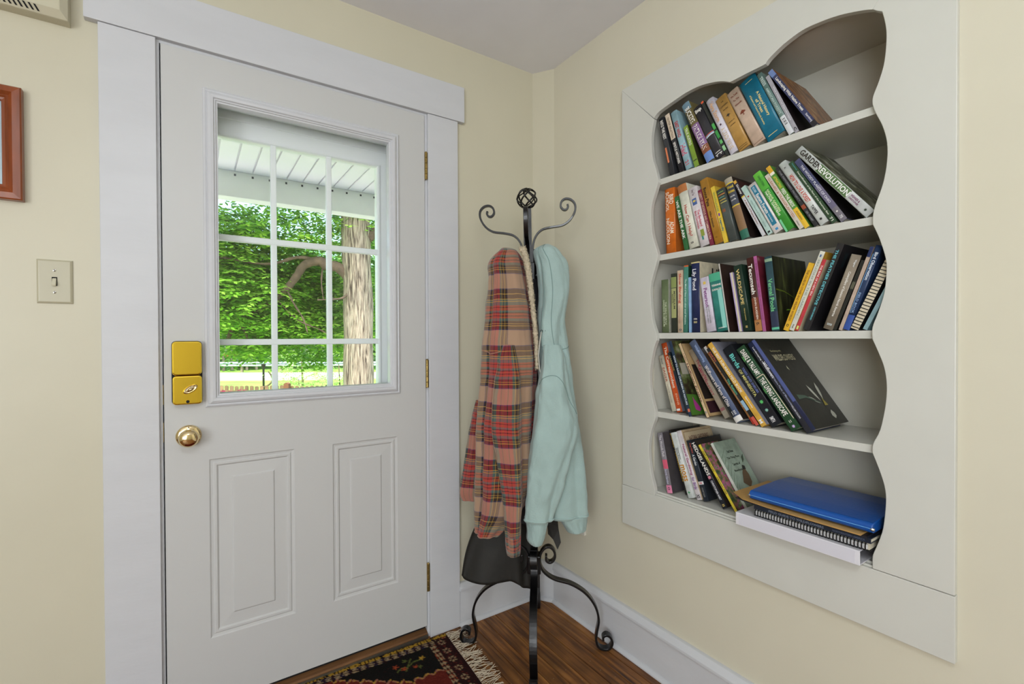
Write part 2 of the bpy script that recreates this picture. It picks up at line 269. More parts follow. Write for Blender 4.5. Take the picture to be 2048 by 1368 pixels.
BOOKS = [
('A', 1.383, 1.0588, 1.778, 0.2248, 0.0196, 0.2198, 0.14, 0.1, '#36383c', '#36383c', [(0.52, 0.78, 0.1, 0.45, '#e8875a')], [('INTO THE REST', 0.05, 0.38, 0, 0.5, '#f2efe8')], None, 'thin charcoal book with an orange sticker low on its spine, first on the top shelf'),
('A', 1.383, 1.0212, 1.7782, 0.2675, 0.0183, 0.2248, 0.14, 0.1, '#2a2a2e', '#2a2a2e', [(0, 0.44, 0, 1, '#dccbb6')], [('OUTER RELATION', 0.06, 0.42, 0, 0.35, '#7d6a55'), ('EPISTLE HISTORIES', 0.5, 0.86, 0, 0.4, '#f2efe8')], None, 'thin book with cream upper and black lower spine, second from left on the top shelf'),
('A', 1.383, 0.9928, 1.7791, 0.2846, 0.0237, 0.2241, 0.14, 0.2, '#9cc0cb', '#9cc0cb', [], [('EAST WIND', 0.18, 0.45, 0, 0.45, '#c22a2a'), ('Had', 0.58, 0.76, 0, 0.7, '#d0607a'), ('21', 0.86, 0.93, 0, 0.5, '#c05060')], None, 'pale blue book with red title and pink script on the top shelf'),
('A', 1.383, 0.9621, 1.7783, 0.2931, 0.0171, 0.1546, 0.12, 0.1, '#7f9e35', '#3b3a24', [(0.84, 0.86, 0.05, 0.9, '#222')], [('TRUE AUSTRO', 0.06, 0.48, 0, 0.45, '#e9eed8')], None, 'short lime green book, the lowest one on the top shelf'),
('A', 1.383, 0.9134, 1.7814, 0.4073, 0.0282, 0.2417, 0.14, 0.3, '#7a6f45', '#7a6f45', [(0, 0.12, 0, 1, '#6e8b9b'), (0.38, 0.74, 0, 1, '#8a6597'), (0.74, 0.86, 0, 1, '#8b5238'), (0.86, 1, 0, 1, '#6d8fd0')], [('BUCKEYE', 0.08, 0.34, 0, 0.5, '#f2efe8'), ('PATRICK RYAN', 0.4, 0.8, 0, 0.5, '#f2efe8')], None, 'thick book with olive, purple and blue spine blocks and bold white capitals'),
('A', 1.383, 0.8782, 1.782, 0.4212, 0.0302, 0.2101, 0.14, 0.25, '#35353a', '#35353a', [(0.535, 0.55, 0, 1, '#c9483c'), (0.55, 0.57, 0, 1, '#8fb9d6'), (0.57, 0.582, 0, 1, '#f0f0f0'), (0.93, 0.94, 0.1, 0.9, '#e8e8e8')], [('H', 'Bap', 0.08, 0, 0.75, 0.55, '#f2efe8'), ('H', '......', 0.9, 0, 0.6, 0.12, '#f2efe8'), ('H', '=', 0.95, 0, 0.6, 0.2, '#f2efe8')], None, 'black book with a white script word and a red-white ring on its spine'),
('A', 1.383, 0.8529, 1.7777, 0.4173, 0.0092, 0.2239, 0.14, 0.1, '#2b2f2a', '#2b2f2a', [(0, 0.03, 0, 1, '#e2603c'), (0.42, 0.52, 0, 1, '#4fae55'), (0.55, 0.68, 0, 1, '#3f9c4c'), (0.72, 0.78, 0, 1, '#67b86a'), (0.82, 0.9, 0, 1, '#9ccf9a')], [], None, 'very thin dark book with green leaf print and an orange top'),
('A', 1.383, 0.8329, 1.7811, 0.4078, 0.0266, 0.2161, 0.14, 0.35, '#dcd8e4', '#dcd8e4', [(0.47, 0.5, 0.4, 0.6, '#4a2c3c')], [('Hera Storm', 0.07, 0.42, 0, 0.45, '#d9a878'), ('A LEAD WAVE', 0.55, 0.93, 0, 0.42, '#dcc3a0')], None, 'white book with faint orange lettering, left of the tan one on the top shelf'),
('A', 1.383, 0.7991, 1.7829, 0.4073, 0.0359, 0.2043, 0.14, 0.15, '#b98f4c', '#b98f4c', [(0.93, 0.94, 0.15, 0.85, '#6b5228'), (0.96, 0.97, 0.15, 0.85, '#6b5228')], [('H', 'THE', 0.1, 0, 0.25, 0.12, '#4c3b22'), ('H', 'CUSTODIAN', 0.17, 0, 0.75, 0.13, '#4c3b22'), ('H', 'PATH', 0.24, 0, 0.45, 0.13, '#4c3b22'), ('TREE', '', 0.36, 0, 0.4, 0.3, '#2b2a28'), ('H', 'A HISTORY OF', 0.48, 0, 0.6, 0.09, '#4c3b22'), ('H', 'GARDENS', 0.54, 0, 0.5, 0.1, '#4c3b22')], None, 'tan book with a small black tree on its spine'),
('A', 1.383, 0.7536, 1.7835, 0.4309, 0.0368, 0.2085, 0.14, 0.12, '#c9b09c', '#c9b09c', [(0.965, 0.97, 0.1, 0.9, '#7c4a30')], [('H', 'We Took', 0.09, 0, 0.62, 0.17, '#7c3a24'), ('H', 'To The', 0.17, 0, 0.5, 0.16, '#7c3a24'), ('H', 'Woods', 0.25, 0, 0.6, 0.17, '#7c3a24'), ('TREE', '', 0.42, 0, 0.55, 0.5, '#7c3a24')], None, 'thick pinkish beige book with a brown handwritten title and a brown tree'),
('A', 1.383, 0.7058, 1.7859, 0.4085, 0.051, 0.2209, 0.14, 0.08, '#17708c', '#14343c', [(0.06, 0.065, 0.3, 0.75, '#e0cd86'), (0.93, 0.938, 0.15, 0.7, '#e0cd86')], [('A Natural History', 0.27, 0.68, 0.17, 0.16, '#ecd98f'), ('of Trees', 0.36, 0.58, -0.02, 0.14, '#ecd98f'), ('of Eastern and Central North America', 0.25, 0.75, -0.22, 0.08, '#ecd98f')], None, 'very thick teal book with yellow lettering on its spine'),
('A', 1.383, 0.664, 1.7788, 0.4177, 0.0146, 0.2266, 0.14, 0.3, '#6f8a84', '#6f8a84', [(0.72, 1, 0.0, 1, '#d7dade'), (0.76, 0.77, 0.3, 0.8, '#333'), (0.785, 0.79, 0.3, 0.8, '#333'), (0.8, 0.812, 0.3, 0.8, '#333'), (0.825, 0.83, 0.3, 0.8, '#333'), (0.84, 0.85, 0.3, 0.8, '#333')], [('TREES', 0.06, 0.2, 0, 0.5, '#c9d8d4'), ('AMERICAN FORESTS', 0.25, 0.68, 0, 0.35, '#b9ccc8')], None, 'grey-green book with a white barcode sticker at the foot of its spine'),
('A', 1.383, 0.6491, 1.7779, 0.4072, 0.0106, 0.2073, 0.14, 0.1, '#a8a6ae', '#231d1f', [], [('The Natural Landscape', 0.2, 0.8, 0, 0.3, '#d8d8de'), ('C', 0.92, 0.97, 0, 0.5, '#222')], None, 'thin silver-grey book with a dark cover, just left of the leaning wood-bark book'),
('A', 1.383, 0.6029, 1.7793, 0.5414, 0.0137, 0.2335, 0.2, 0.05, '#3a3f62', '#8a5a35', [(0, 0.1, 0, 1, '#6f86b8'), (0.93, 1, 0, 1, '#26242a')], [('Landscaping With Native Trees', 0.14, 0.74, 0, 0.55, '#f2efe8'), ('Sternberg', 0.8, 0.93, 0, 0.4, '#d8d8e0')], 'bark', 'large book leaning far over with a wood-bark cover, last on the top shelf'),
('B', 1.383, 1.0661, 1.5084, 0.0305, 0.0406, 0.2257, 0.14, 0.2, '#d9701f', '#b96428', [], [('BIRD', 0.1, 0.25, 0.2, 0.3, '#f7e6cf'), ('SCHOOL', 0.05, 0.35, -0.2, 0.3, '#f7e6cf'), ('ADAM', 0.52, 0.7, 0.2, 0.3, '#f7e6cf'), ('NICOLSON', 0.46, 0.86, -0.2, 0.3, '#f7e6cf')], None, 'bright orange book with white vertical capitals, first on the second shelf'),
('B', 1.383, 1.0023, 1.5094, 0.2153, 0.0153, 0.193, 0.14, 0.1, '#2f6b3a', '#2f6b3a', [], [('WE ARE THE ARK', 0.08, 0.8, 0, 0.55, '#f2efe8')], None, 'dark green book with bold white capitals beside the orange book on the second shelf'),
('B', 1.383, 0.9757, 1.5116, 0.2172, 0.0355, 0.2276, 0.14, 0.3, '#e3e3d2', '#e3e3d2', [(0, 0.12, 0, 1, '#b5713a')], [('How Can I Help?', 0.33, 0.82, 0, 0.35, '#b5452f'), ('H', '=', 0.92, 0, 0.3, 0.15, '#333')], None, 'cream book with red title under a brown picture top, on the second shelf'),
('B', 1.383, 0.9333, 1.512, 0.2423, 0.035, 0.2069, 0.14, 0.25, '#e4dde0', '#e4dde0', [(0.19, 0.3, 0.25, 0.72, '#4a66a0'), (0.22, 0.25, 0.35, 0.65, '#e3c84e'), (0.73, 0.84, 0.4, 0.75, '#8d9a3c'), (0.84, 0.9, 0.42, 0.6, '#3c8c84')], [('Amy Tan', 0.04, 0.14, 0, 0.3, '#8c7a80'), ('The Backyard', 0.4, 0.68, 0.12, 0.26, '#c94e62'), ('Bird Chronicles', 0.4, 0.7, -0.15, 0.2, '#c94e62')], None, 'white book with a small bird and a green ladle drawn on its spine'),
('B', 1.383, 0.907, 1.5094, 0.2388, 0.0136, 0.1937, 0.14, 0.1, '#7b1f3c', '#7b1f3c', [], [('LIBERTY OF NOXIOUS AND COMMON FLORA', 0.05, 0.9, 0, 0.5, '#dcb8a4')], None, 'thin maroon book on the second shelf'),
('B', 1.383, 0.8826, 1.5114, 0.2532, 0.0283, 0.2248, 0.17, 0.1, '#b5822f', '#b5822f', [], [('Bonne Pate', 0.13, 0.42, -0.12, 0.33, '#2a1c10'), ('Wilbur Botanicals', 0.5, 0.75, -0.12, 0.18, '#2a1c10'), ('H', '4 L', 0.9, -0.1, 0.25, 0.14, '#4c3414')], None, 'tan ochre hardback with black lettering on the second shelf'),
('B', 1.383, 0.8587, 1.5095, 0.2489, 0.0139, 0.1916, 0.14, 0.1, '#e3c23e', '#d8b63c', [(0.48, 0.53, 0.3, 0.7, '#7a3c9c')], [('WOODLANDER', 0.1, 0.45, 0, 0.4, '#8aa05a'), ('Legendly', 0.57, 0.8, 0, 0.5, '#3b7a82')], None, 'slim yellow book with multicoloured lettering on the second shelf'),
('B', 1.383, 0.8359, 1.5113, 0.253, 0.0282, 0.1759, 0.14, 0.2, '#4c5350', '#4c5350', [(0.05, 0.07, 0.1, 0.8, '#6f8a4a'), (0.1, 0.12, 0.1, 0.9, '#b5793c'), (0.15, 0.17, 0.1, 0.8, '#5b8a7a'), (0.2, 0.22, 0.15, 0.85, '#b09a4a'), (0.25, 0.27, 0.15, 0.9, '#b0a85a'), (0.38, 0.44, 0.2, 0.55, '#8b5638')], [], None, 'dark grey-green book with short coloured lines at the top of its spine'),
('B', 1.383, 0.7968, 1.5114, 0.289, 0.0255, 0.2054, 0.18, 0.35, '#4b505c', '#2e2420', [(0, 0.08, 0, 1, '#a39b8c'), (0.08, 0.1, 0, 1, '#d8bd3c'), (0.45, 0.47, 0, 1, '#d8bd3c'), (0.47, 0.86, 0, 1, '#8a6a48'), (0.86, 1, 0, 1, '#2a6a56')], [('H', 'Wood', 0.15, 0, 0.8, 0.4, '#d8bd3c'), ('H', 'Notes', 0.22, 0, 0.8, 0.4, '#d8bd3c'), ('H', 'from the', 0.3, 0, 0.6, 0.22, '#ddd'), ('H', 'north', 0.36, 0, 0.6, 0.22, '#ddd')], None, 'plastic-wrapped book with yellow script title over a brown picture spine'),
('B', 1.383, 0.7401, 1.5102, 0.4615, 0.0109, 0.2048, 0.17, 0.1, '#cfcfd4', '#3c1c1c', [(0, 0.29, 0, 1, '#2d2630'), (0, 0.05, 0.1, 0.9, '#d9a83c'), (0.29, 0.31, 0, 1, '#d8c04a')], [('Drucey', 0.08, 0.25, 0, 0.55, '#f2efe8'), ('A Story of Prairie Rivers', 0.36, 0.8, 0, 0.4, '#8a5a48')], None, 'thin book with plum-black upper spine, a yellow circle and a white lower spine'),
('B', 1.383, 0.7217, 1.5111, 0.4823, 0.0142, 0.1779, 0.14, 0.1, '#b5cfc8', '#b5cfc8', [(0.2, 0.225, 0.3, 0.65, '#a83240')], [('Wild Plants of Prairie Spring', 0.3, 0.85, 0, 0.28, '#8aa8a2'), ('1', 0.94, 0.97, 0, 0.4, '#222')], None, 'pale mint book with a tiny red square on its spine'),
('B', 1.383, 0.6987, 1.5136, 0.4751, 0.0255, 0.1753, 0.14, 0.1, '#e2dcd8', '#e2dcd8', [(0.05, 0.86, 0.25, 0.8, '#1f7896'), (0.92, 0.96, 0.35, 0.65, '#3a8fc9')], [('Eastern Forests', 0.22, 0.62, 0.02, 0.3, '#f2efe8'), ('FIELD GUIDE', 0.07, 0.18, 0.02, 0.2, '#c9e0ea'), ('North America', 0.64, 0.8, 0.02, 0.15, '#c9e0ea')], None, 'white book with a rounded blue title panel down its spine'),
('B', 1.383, 0.668, 1.5133, 0.478, 0.024, 0.208, 0.14, 0.15, '#3f9a3a', '#3f9a3a', [(0, 0.1, 0, 1, '#64bb3c'), (0.1, 0.3, 0, 1, '#55ad3a'), (0.8, 1, 0, 0.25, '#7fd8a0')], [('SARA STEIN', 0.06, 0.24, 0.05, 0.2, '#2c6a2c'), ('NOAHS GARDEN', 0.32, 0.7, 0.14, 0.2, '#dff0b8'), ('NATIVE GARDENS', 0.33, 0.75, -0.14, 0.2, '#f4fbe4')], None, 'bright green book with white lettering in the middle of the second shelf'),
('B', 1.383, 0.6369, 1.5108, 0.5078, 0.0122, 0.198, 0.14, 0.1, '#d6cdc0', '#d6cdc0', [], [('GLEANED & TRANSPLANTED', 0.06, 0.8, 0, 0.42, '#c08a72'), ('Wilder', 0.86, 0.95, 0, 0.25, '#777')], None, 'thin cream book with faint red capitals, right of the bright green book'),
('B', 1.383, 0.6224, 1.5108, 0.5017, 0.0127, 0.2226, 0.14, 0.1, '#5f9a3c', '#5f9a3c', [(0, 0.1, 0, 1, '#dba92c'), (0.1, 0.14, 0, 1, '#efe8d8'), (0.7, 1, 0, 1, '#e8bd35')], [('ATTRACTING', 0.17, 0.36, 0, 0.42, '#e8cf4a'), ('FEED THE BIRDS', 0.38, 0.67, 0, 0.55, '#f2efe8'), ('ADELMAN', 0.74, 0.88, 0, 0.3, '#a8842c')], None, 'book with a sunflower-yellow top, green middle and yellow foot of the spine'),
('B', 1.383, 0.5998, 1.5103, 0.5132, 0.01, 0.2132, 0.14, 0.1, '#2b2c2e', '#2b2c2e', [(0.66, 0.72, 0, 1, '#9c4a2c')], [('THE REFORMED PROJECT', 0.06, 0.6, 0, 0.45, '#8a8a90'), ('SIR FRAMP', 0.76, 0.92, 0, 0.4, '#8a8a90')], None, 'thin black book with grey capitals on the second shelf'),
('B', 1.383, 0.5811, 1.5132, 0.5163, 0.022, 0.2223, 0.14, 0.3, '#d3d8d4', '#d3d8d4', [], [('HOW TO LOVE A FOREST', 0.22, 0.66, 0, 0.42, '#c9412c'), ('TAPPER', 0.72, 0.85, 0, 0.3, '#333'), ('LEAF', '', 0.93, 0, 0.4, 0.4, '#222'), ('A', 0.08, 0.1, 0, 0.2, '#444')], None, 'thick white book with a red title and a black leaf mark at its foot'),
('B', 1.383, 0.5572, 1.5111, 0.5241, 0.013, 0.2186, 0.14, 0.1, '#2f4a30', '#2f4a30', [], [('Steepletops', 0.03, 0.15, 0.1, 0.25, '#4aa09a'), ('Demystification of the Flora of the American East', 0.17, 0.88, 0, 0.3, '#e0e4d4'), ('71', 0.92, 0.97, 0, 0.4, '#f2efe8')], None, 'dark green book with thin white lettering, left of the navy book'),
('B', 1.383, 0.5347, 1.5118, 0.5463, 0.0153, 0.2214, 0.14, 0.1, '#44486a', '#1c1a1c', [(0.45, 0.8, 0, 1, '#6b6680'), (0.8, 1, 0, 1, '#77727c')], [('THE WOODY PLANTS OF OHIO', 0.1, 0.72, 0, 0.32, '#dcdce6'), ('LEAF', '', 0.86, 0, 0.4, 0.4, '#f2efe8'), ('7II', 0.92, 0.96, 0, 0.4, '#ddd')], None, 'navy to mauve book with wide-spaced pale capitals on the second shelf'),
('B', 1.383, 0.4783, 1.5149, 0.6629, 0.023, 0.2722, 0.2, 0.1, '#cfd4d2', '#4a4c3c', [(0.3, 0.72, 0.05, 0.95, '#5c7a4c')], [('GARDEN', 0.04, 0.32, 0.05, 0.5, '#30281f'), ('REVOLUTION', 0.3, 0.72, 0.02, 0.5, '#f8f8f4'), ('WEANER &', 0.74, 0.85, 0.15, 0.2, '#80406a'), ('CHRISTOPHER', 0.74, 0.86, -0.15, 0.16, '#80406a'), ('LEAF', '', 0.94, 0, 0.35, 0.35, '#2c3c2a')], 'foliage', 'big white book with huge garden title lying far over, last on the second shelf'),
('C', 1.386, 1.0907, 1.2301, 0.0174, 0.0295, 0.1878, 0.14, 0.1, '#6b7a56', '#b9b9a8', [], [('THE WILD TURTLE', 0.42, 0.85, 0.12, 0.18, '#cdd6b8'), ('GARDENS IN MEDIUM', 0.38, 0.88, -0.15, 0.18, '#cdd6b8')], None, 'olive green book with small white lettering, first on the third shelf'),
('C', 1.386, 1.0543, 1.2299, 0.0117, 0.0216, 0.2054, 0.14, 0.1, '#3a4036', '#3a4036', [(0.06, 0.24, 0, 1, '#8c9a5a'), (0.25, 0.75, 0.05, 0.95, '#a8ac72')], [('MYCELIUM', 0.3, 0.6, 0.15, 0.25, '#3a3c2c'), ('ROOTS', 0.35, 0.5, -0.2, 0.2, '#3a3c2c')], None, 'dark book with a light olive title panel, second on the third shelf'),
('C', 1.386, 1.0292, 1.2299, 0.0099, 0.021, 0.2133, 0.14, 0.1, '#e0c8ac', '#e0c8ac', [], [('Slow Birding', 0.05, 0.53, 0, 0.5, '#c8583c'), ('The art and science of enjoying', 0.56, 0.85, -0.05, 0.15, '#b07a60'), ('O:', 0.94, 0.98, 0.05, 0.4, '#243c5a')], None, 'peach book with a coral title running down the spine'),
('C', 1.386, 1.0088, 1.2299, -0.0108, 0.0184, 0.227, 0.14, 0.1, '#4f9280', '#1f4030', [(0, 0.02, 0.1, 1, '#d8642a')], [('The Mind of Bees and other small Wonders', 0.2, 0.88, 0, 0.28, '#cfe8dc')], None, 'teal-green book topped with orange, on the third shelf'),
('C', 1.386, 0.9905, 1.2298, 0.0111, 0.0089, 0.1855, 0.14, 0.1, '#8fb4dc', '#8fb4dc', [], [], None, 'very thin light blue book tight against the navy book on the third shelf'),
('C', 1.386, 0.9691, 1.23, 0.0122, 0.0311, 0.2343, 0.2, 0.2, '#232c55', '#cfc6ac', [(0, 0.02, 0, 1, '#cdbf8a')], [('Lily Pond', 0.1, 0.4, -0.15, 0.5, '#f0f0f6'), ('HOPE', 0.8, 0.82, 0, 0.35, '#f2efe8'), ('CABO', 0.84, 0.87, 0, 0.35, '#e8dca0')], 'lily', 'navy book in a clear wrapper whose cream cover shows a tall black title'),
('C', 1.386, 0.9125, 1.2321, 0.1496, 0.0315, 0.1794, 0.14, 0.1, '#ded6e6', '#ded6e6', [(0.08, 0.13, 0.35, 0.65, '#e0c05a')], [('Peterson', 0.2, 0.55, 0, 0.35, '#8a4a8c'), ('FIELD GUIDE TO WILDFLOWERS', 0.52, 0.85, 0.12, 0.13, '#888'), ('NORTHEASTERN AMERICA', 0.55, 0.85, -0.12, 0.12, '#888')], None, 'white leaning book with purple lettering and a tiny yellow flower, on the third shelf'),
('C', 1.386, 0.8732, 1.2328, 0.1589, 0.0384, 0.1888, 0.14, 0.1, '#2d8278', '#2d8278', [(0, 0.14, 0, 1, '#4cae8a'), (0.3, 0.95, 0.6, 0.95, '#8ccfc4')], [('H', 'TERRANE', 0.21, 0.05, 0.85, 0.16, '#f2efe8'), ('H', 'SURFACES', 0.285, 0.05, 0.85, 0.16, '#f2efe8'), ('H', 'ANDREWS', 0.94, 0, 0.6, 0.09, '#f2efe8')], None, 'teal book with a bird scene and white capitals on the third shelf'),
('C', 1.386, 0.8505, 1.2301, 0.1553, 0.0042, 0.2195, 0.19, 0.1, '#c9c5be', '#33231c', [], [], None, 'thin book whose dark brown cover faces out, beside the teal bird book'),
('C', 1.386, 0.8137, 1.2306, 0.166, 0.0092, 0.186, 0.14, 0.1, '#b9a8cf', '#b9a8cf', [(0, 1, 0.5, 1, '#d9cfae')], [], None, 'very thin lilac and cream pamphlet left of the dark green book'),
('C', 1.386, 0.7913, 1.2319, 0.161, 0.0261, 0.205, 0.18, 0.1, '#20382c', '#20382c', [], [('WILDSCAPE', 0.06, 0.6, -0.05, 0.32, '#d8c07a'), ('Nancy Lawson', 0.66, 0.84, 0.05, 0.16, '#cdb56c'), ('II', 0.92, 0.95, 0, 0.2, '#cdb56c')], None, 'dark green hardback with widely spaced gold capitals'),
('C', 1.386, 0.7564, 1.2311, 0.1304, 0.0204, 0.2226, 0.14, 0.1, '#4a241f', '#4a241f', [(0.55, 0.85, 0, 1, '#7c3f24'), (0.85, 1, 0, 1, '#b07a44')], [('Tecumseh', 0.09, 0.5, -0.05, 0.5, '#f2efe8'), ('JOHN SUGDEN', 0.54, 0.84, 0.02, 0.3, '#efe2d2'), ('o.', 0.88, 0.92, 0, 0.35, '#1c1c20')], None, 'dark red-brown book with tall white lettering and a tan foot'),
('C', 1.386, 0.7399, 1.2304, 0.1281, 0.0099, 0.2256, 0.14, 0.1, '#a8588e', '#6c2433', [], [('History of the Shawnee', 0.1, 0.85, 0, 0.3, '#8c3c70')], 'maroon', 'shiny magenta spine with a maroon pictured cover on the third shelf'),
('C', 1.386, 0.7081, 1.2309, 0.1063, 0.0214, 0.2179, 0.2, 0.2, '#2f4f58', '#23261a', [(0.03, 0.07, 0, 1, '#8ca88c'), (0.74, 0.95, 0, 1, '#26304c'), (0.95, 0.98, 0, 1, '#5cb894')], [('Vernal Pools', 0.3, 0.74, -0.02, 0.5, '#74c88c')], 'forest', 'book with a dark forest cover and green title on the third shelf'),
('C', 1.386, 0.6803, 1.2323, -0.3578, 0.0141, 0.193, 0.14, 0.1, '#e5b32c', '#e5b32c', [], [('THE CLUES IN OTHER AND WILDER WORLDS', 0.1, 0.85, 0, 0.32, '#8a5a20'), ('O', 0.9, 0.94, 0, 0.4, '#222')], None, 'bright yellow book tilting right on the third shelf'),
('C', 1.386, 0.6646, 1.2321, -0.3627, 0.0128, 0.2229, 0.14, 0.1, '#d8d6c8', '#c99c38', [(0.04, 0.07, 0.3, 0.6, '#4a6a9c')], [('SEASONS IN THE GARDEN', 0.1, 0.8, 0, 0.32, '#9aa89c'), ('Knopf', 0.92, 0.97, 0, 0.3, '#333')], None, 'pale cream book tilting right behind the yellow one'),
('C', 1.386, 0.6512, 1.2314, -0.3595, 0.009, 0.1999, 0.14, 0.1, '#c43a44', '#cfc0a0', [(0.93, 0.98, 0.2, 0.75, '#cfe07a')], [('THE BEAK OF A NEW ERA', 0.08, 0.5, 0, 0.45, '#f4dcd8')], None, 'red book tilting right with a green oval at its foot'),
('C', 1.386, 0.6267, 1.2327, -0.3624, 0.0162, 0.2365, 0.2, 0.1, '#232124', '#232124', [], [('THE FEATHER DETECTIVE', 0.07, 0.7, -0.1, 0.36, '#6cc4d0'), ('CHRIS SWEENEY', 0.72, 0.88, 0.05, 0.2, '#6cc4d0')], 'blackcover', 'tall black book with turquoise capitals tilting right'),
('C', 1.386, 0.5737, 1.2336, -0.3369, 0.0231, 0.1978, 0.14, 0.1, '#948877', '#1d1c1a', [], [('Caterpillars of Eastern North America', 0.22, 0.82, 0, 0.26, '#ece8e0'), ('Wagner', 0.06, 0.16, 0.15, 0.2, '#ddd'), ('H', '===', 0.93, 0, 0.5, 0.2, '#cfd8d8')], None, 'taupe grey book with white script tilting right on the third shelf'),
('C', 1.386, 0.5575, 1.2311, -0.3504, 0.0075, 0.1844, 0.14, 0.1, '#1d1f1c', '#1d1f1c', [(0.3, 0.4, 0, 1, '#5a5a48')], [], None, 'thin black book behind the taupe one'),
('C', 1.386, 0.5442, 1.2311, -0.3263, 0.008, 0.2153, 0.14, 0.1, '#bda898', '#bda898', [(0, 0.12, 0, 1, '#1c2c5c')], [], None, 'thin navy-topped book with pinkish pages on the third shelf'),
('C', 1.386, 0.5314, 1.2322, -0.3357, 0.0145, 0.2158, 0.14, 0.2, '#25395c', '#25395c', [(0.82, 1, 0, 1, '#2f4f9c'), (0.1, 0.8, 0.05, 0.14, '#7fb0e0')], [('Bird Observation', 0.08, 0.4, 0.05, 0.4, '#dfe8f4'), ('FIELD BOOK', 0.55, 0.8, -0.05, 0.3, '#8ca8d0')], None, 'shiny blue-black field guide tilting right, near the right end of the third shelf'),
('C', 1.386, 0.5129, 1.2334, -0.418, 0.0176, 0.1831, 0.14, 0.1, '#d9cdb4', '#1c1c1c', [(0.02, 0.032, 0, 1, '#26241f'), (0.065, 0.077, 0, 1, '#26241f'), (0.11, 0.122, 0, 1, '#26241f'), (0.155, 0.167, 0, 1, '#26241f'), (0.19999999999999998, 0.212, 0, 1, '#26241f'), (0.24499999999999997, 0.257, 0, 1, '#26241f'), (0.29000000000000004, 0.30200000000000005, 0, 1, '#26241f'), (0.335, 0.347, 0, 1, '#26241f'), (0.38, 0.392, 0, 1, '#26241f'), (0.425, 0.43699999999999994, 0, 1, '#26241f'), (0.47, 0.482, 0, 1, '#26241f'), (0.515, 0.527, 0, 1, '#26241f'), (0.56, 0.5720000000000001, 0, 1, '#26241f'), (0.605, 0.617, 0, 1, '#26241f'), (0.65, 0.662, 0, 1, '#26241f'), (0.695, 0.707, 0, 1, '#26241f'), (0.74, 0.752, 0, 1, '#26241f'), (0.785, 0.797, 0, 1, '#26241f'), (0.83, 0.842, 0, 1, '#26241f'), (0.875, 0.887, 0, 1, '#26241f'), (0.9199999999999999, 0.9319999999999999, 0, 1, '#26241f'), (0.965, 0.977, 0, 1, '#26241f')], [], None, 'comb-bound cream booklet with black rings, at the right end of the third shelf'),
('C', 1.386, 0.4902, 1.2318, -0.4266, 0.0095, 0.1493, 0.14, 0.1, '#8fb0b8', '#8fb0b8', [], [], None, 'thin pale blue booklet mostly hidden by the right edge of the third shelf opening'),
('D', 1.4088, 1.0716, 0.9514, 0.2913, 0.0183, 0.2047, 0.14, 0.1, '#d8d2bc', '#d8d2bc', [], [('DECKER', 0.05, 0.16, 0, 0.3, '#777'), ('EAGER', 0.22, 0.48, 0, 0.45, '#b06a58'), ('natural history', 0.52, 0.85, 0, 0.3, '#a8a090')], None, 'short cream book, first on the fourth shelf'),
('D', 1.4087, 1.0491, 0.952, 0.272, 0.0239, 0.2503, 0.14, 0.1, '#e0602c', '#8a8c9c', [(0.95, 0.98, 0.1, 0.7, '#eee')], [('The Correspondent', 0.06, 0.66, 0, 0.5, '#f6ead8'), ('EVANS', 0.74, 0.9, 0.15, 0.25, '#f0c0a0')], None, 'orange-red book with a white title on the fourth shelf'),
('D', 1.3979, 1.0085, 0.9505, 0.3565, 0.0098, 0.2232, 0.14, 0.1, '#26303c', '#26303c', [], [('GARBAGE', 0.05, 0.3, 0, 0.5, '#c9b05a')], None, 'narrow dark book with tiny gold capitals beside the orange one on the fourth shelf'),
('D', 1.365, 0.9743, 0.9505, 0.3131, 0.0112, 0.2625, 0.16, 0.1, '#223650', '#3c3a26', [(0.9, 0.94, 0.2, 0.9, '#e07a5a')], [('HOW TO RAISE CHILDREN IN NATURE', 0.2, 0.85, 0, 0.5, '#dfe8ee')], 'flower', 'navy spine beside a dark cover with a magenta flower on the fourth shelf'),
('D', 1.3977, 0.9311, 0.9508, 0.4278, 0.0094, 0.2646, 0.15, 0.1, '#e0c49c', '#3a2c22', [], [('A Guide to', 0.14, 0.24, 0.1, 0.3, '#7a2c3c'), ('Huffman Prairie', 0.28, 0.8, 0, 0.5, '#5c1f30'), ('S', 0.92, 0.95, 0, 0.4, '#3c5c9c')], 'framed', 'peach book with a maroon title on the fourth shelf'),
('D', 1.4201, 0.8781, 0.9542, 0.5642, 0.02, 0.2552, 0.14, 0.2, '#b8ad9a', '#b8ad9a', [(0.86, 0.9, 0.1, 0.9, '#a06a6c')], [('The', 0.16, 0.26, 0.2, 0.4, '#b04a5c'), ('Faculty', 0.25, 0.48, 0.12, 0.4, '#b04a5c'), ('IMPATIENTIST', 0.26, 0.68, -0.18, 0.3, '#b04a5c')], None, 'greige book with a rose script title on the fourth shelf'),
('D', 1.3789, 0.8136, 0.9564, 0.6008, 0.0268, 0.2952, 0.14, 0.3, '#5c6a88', '#2c2624', [(0.94, 1, 0, 1, '#e6e4e0'), (0.35, 0.93, 0, 0.45, '#22262c')], [('Wildflowering', 0.06, 0.28, 0.1, 0.3, '#9cb0d8'), ('Wildflowers and Ferns of Ohio', 0.32, 0.82, -0.05, 0.4, '#e8e0dc'), ('III', 0.88, 0.92, 0, 0.4, '#ddd')], None, 'slate blue book with a dark cover leaning on the fourth shelf'),
('D', 1.4004, 0.7781, 0.9516, 0.6277, 0.0096, 0.2845, 0.14, 0.1, '#b07a44', '#b07a44', [(0.92, 1, 0, 1, '#c8402c'), (0, 0.08, 0, 1, '#d8d4d0')], [('Attracting Native Pollinators', 0.1, 0.8, 0, 0.4, '#e8d0a8')], None, 'thin orange-brown book with a red foot on the fourth shelf'),
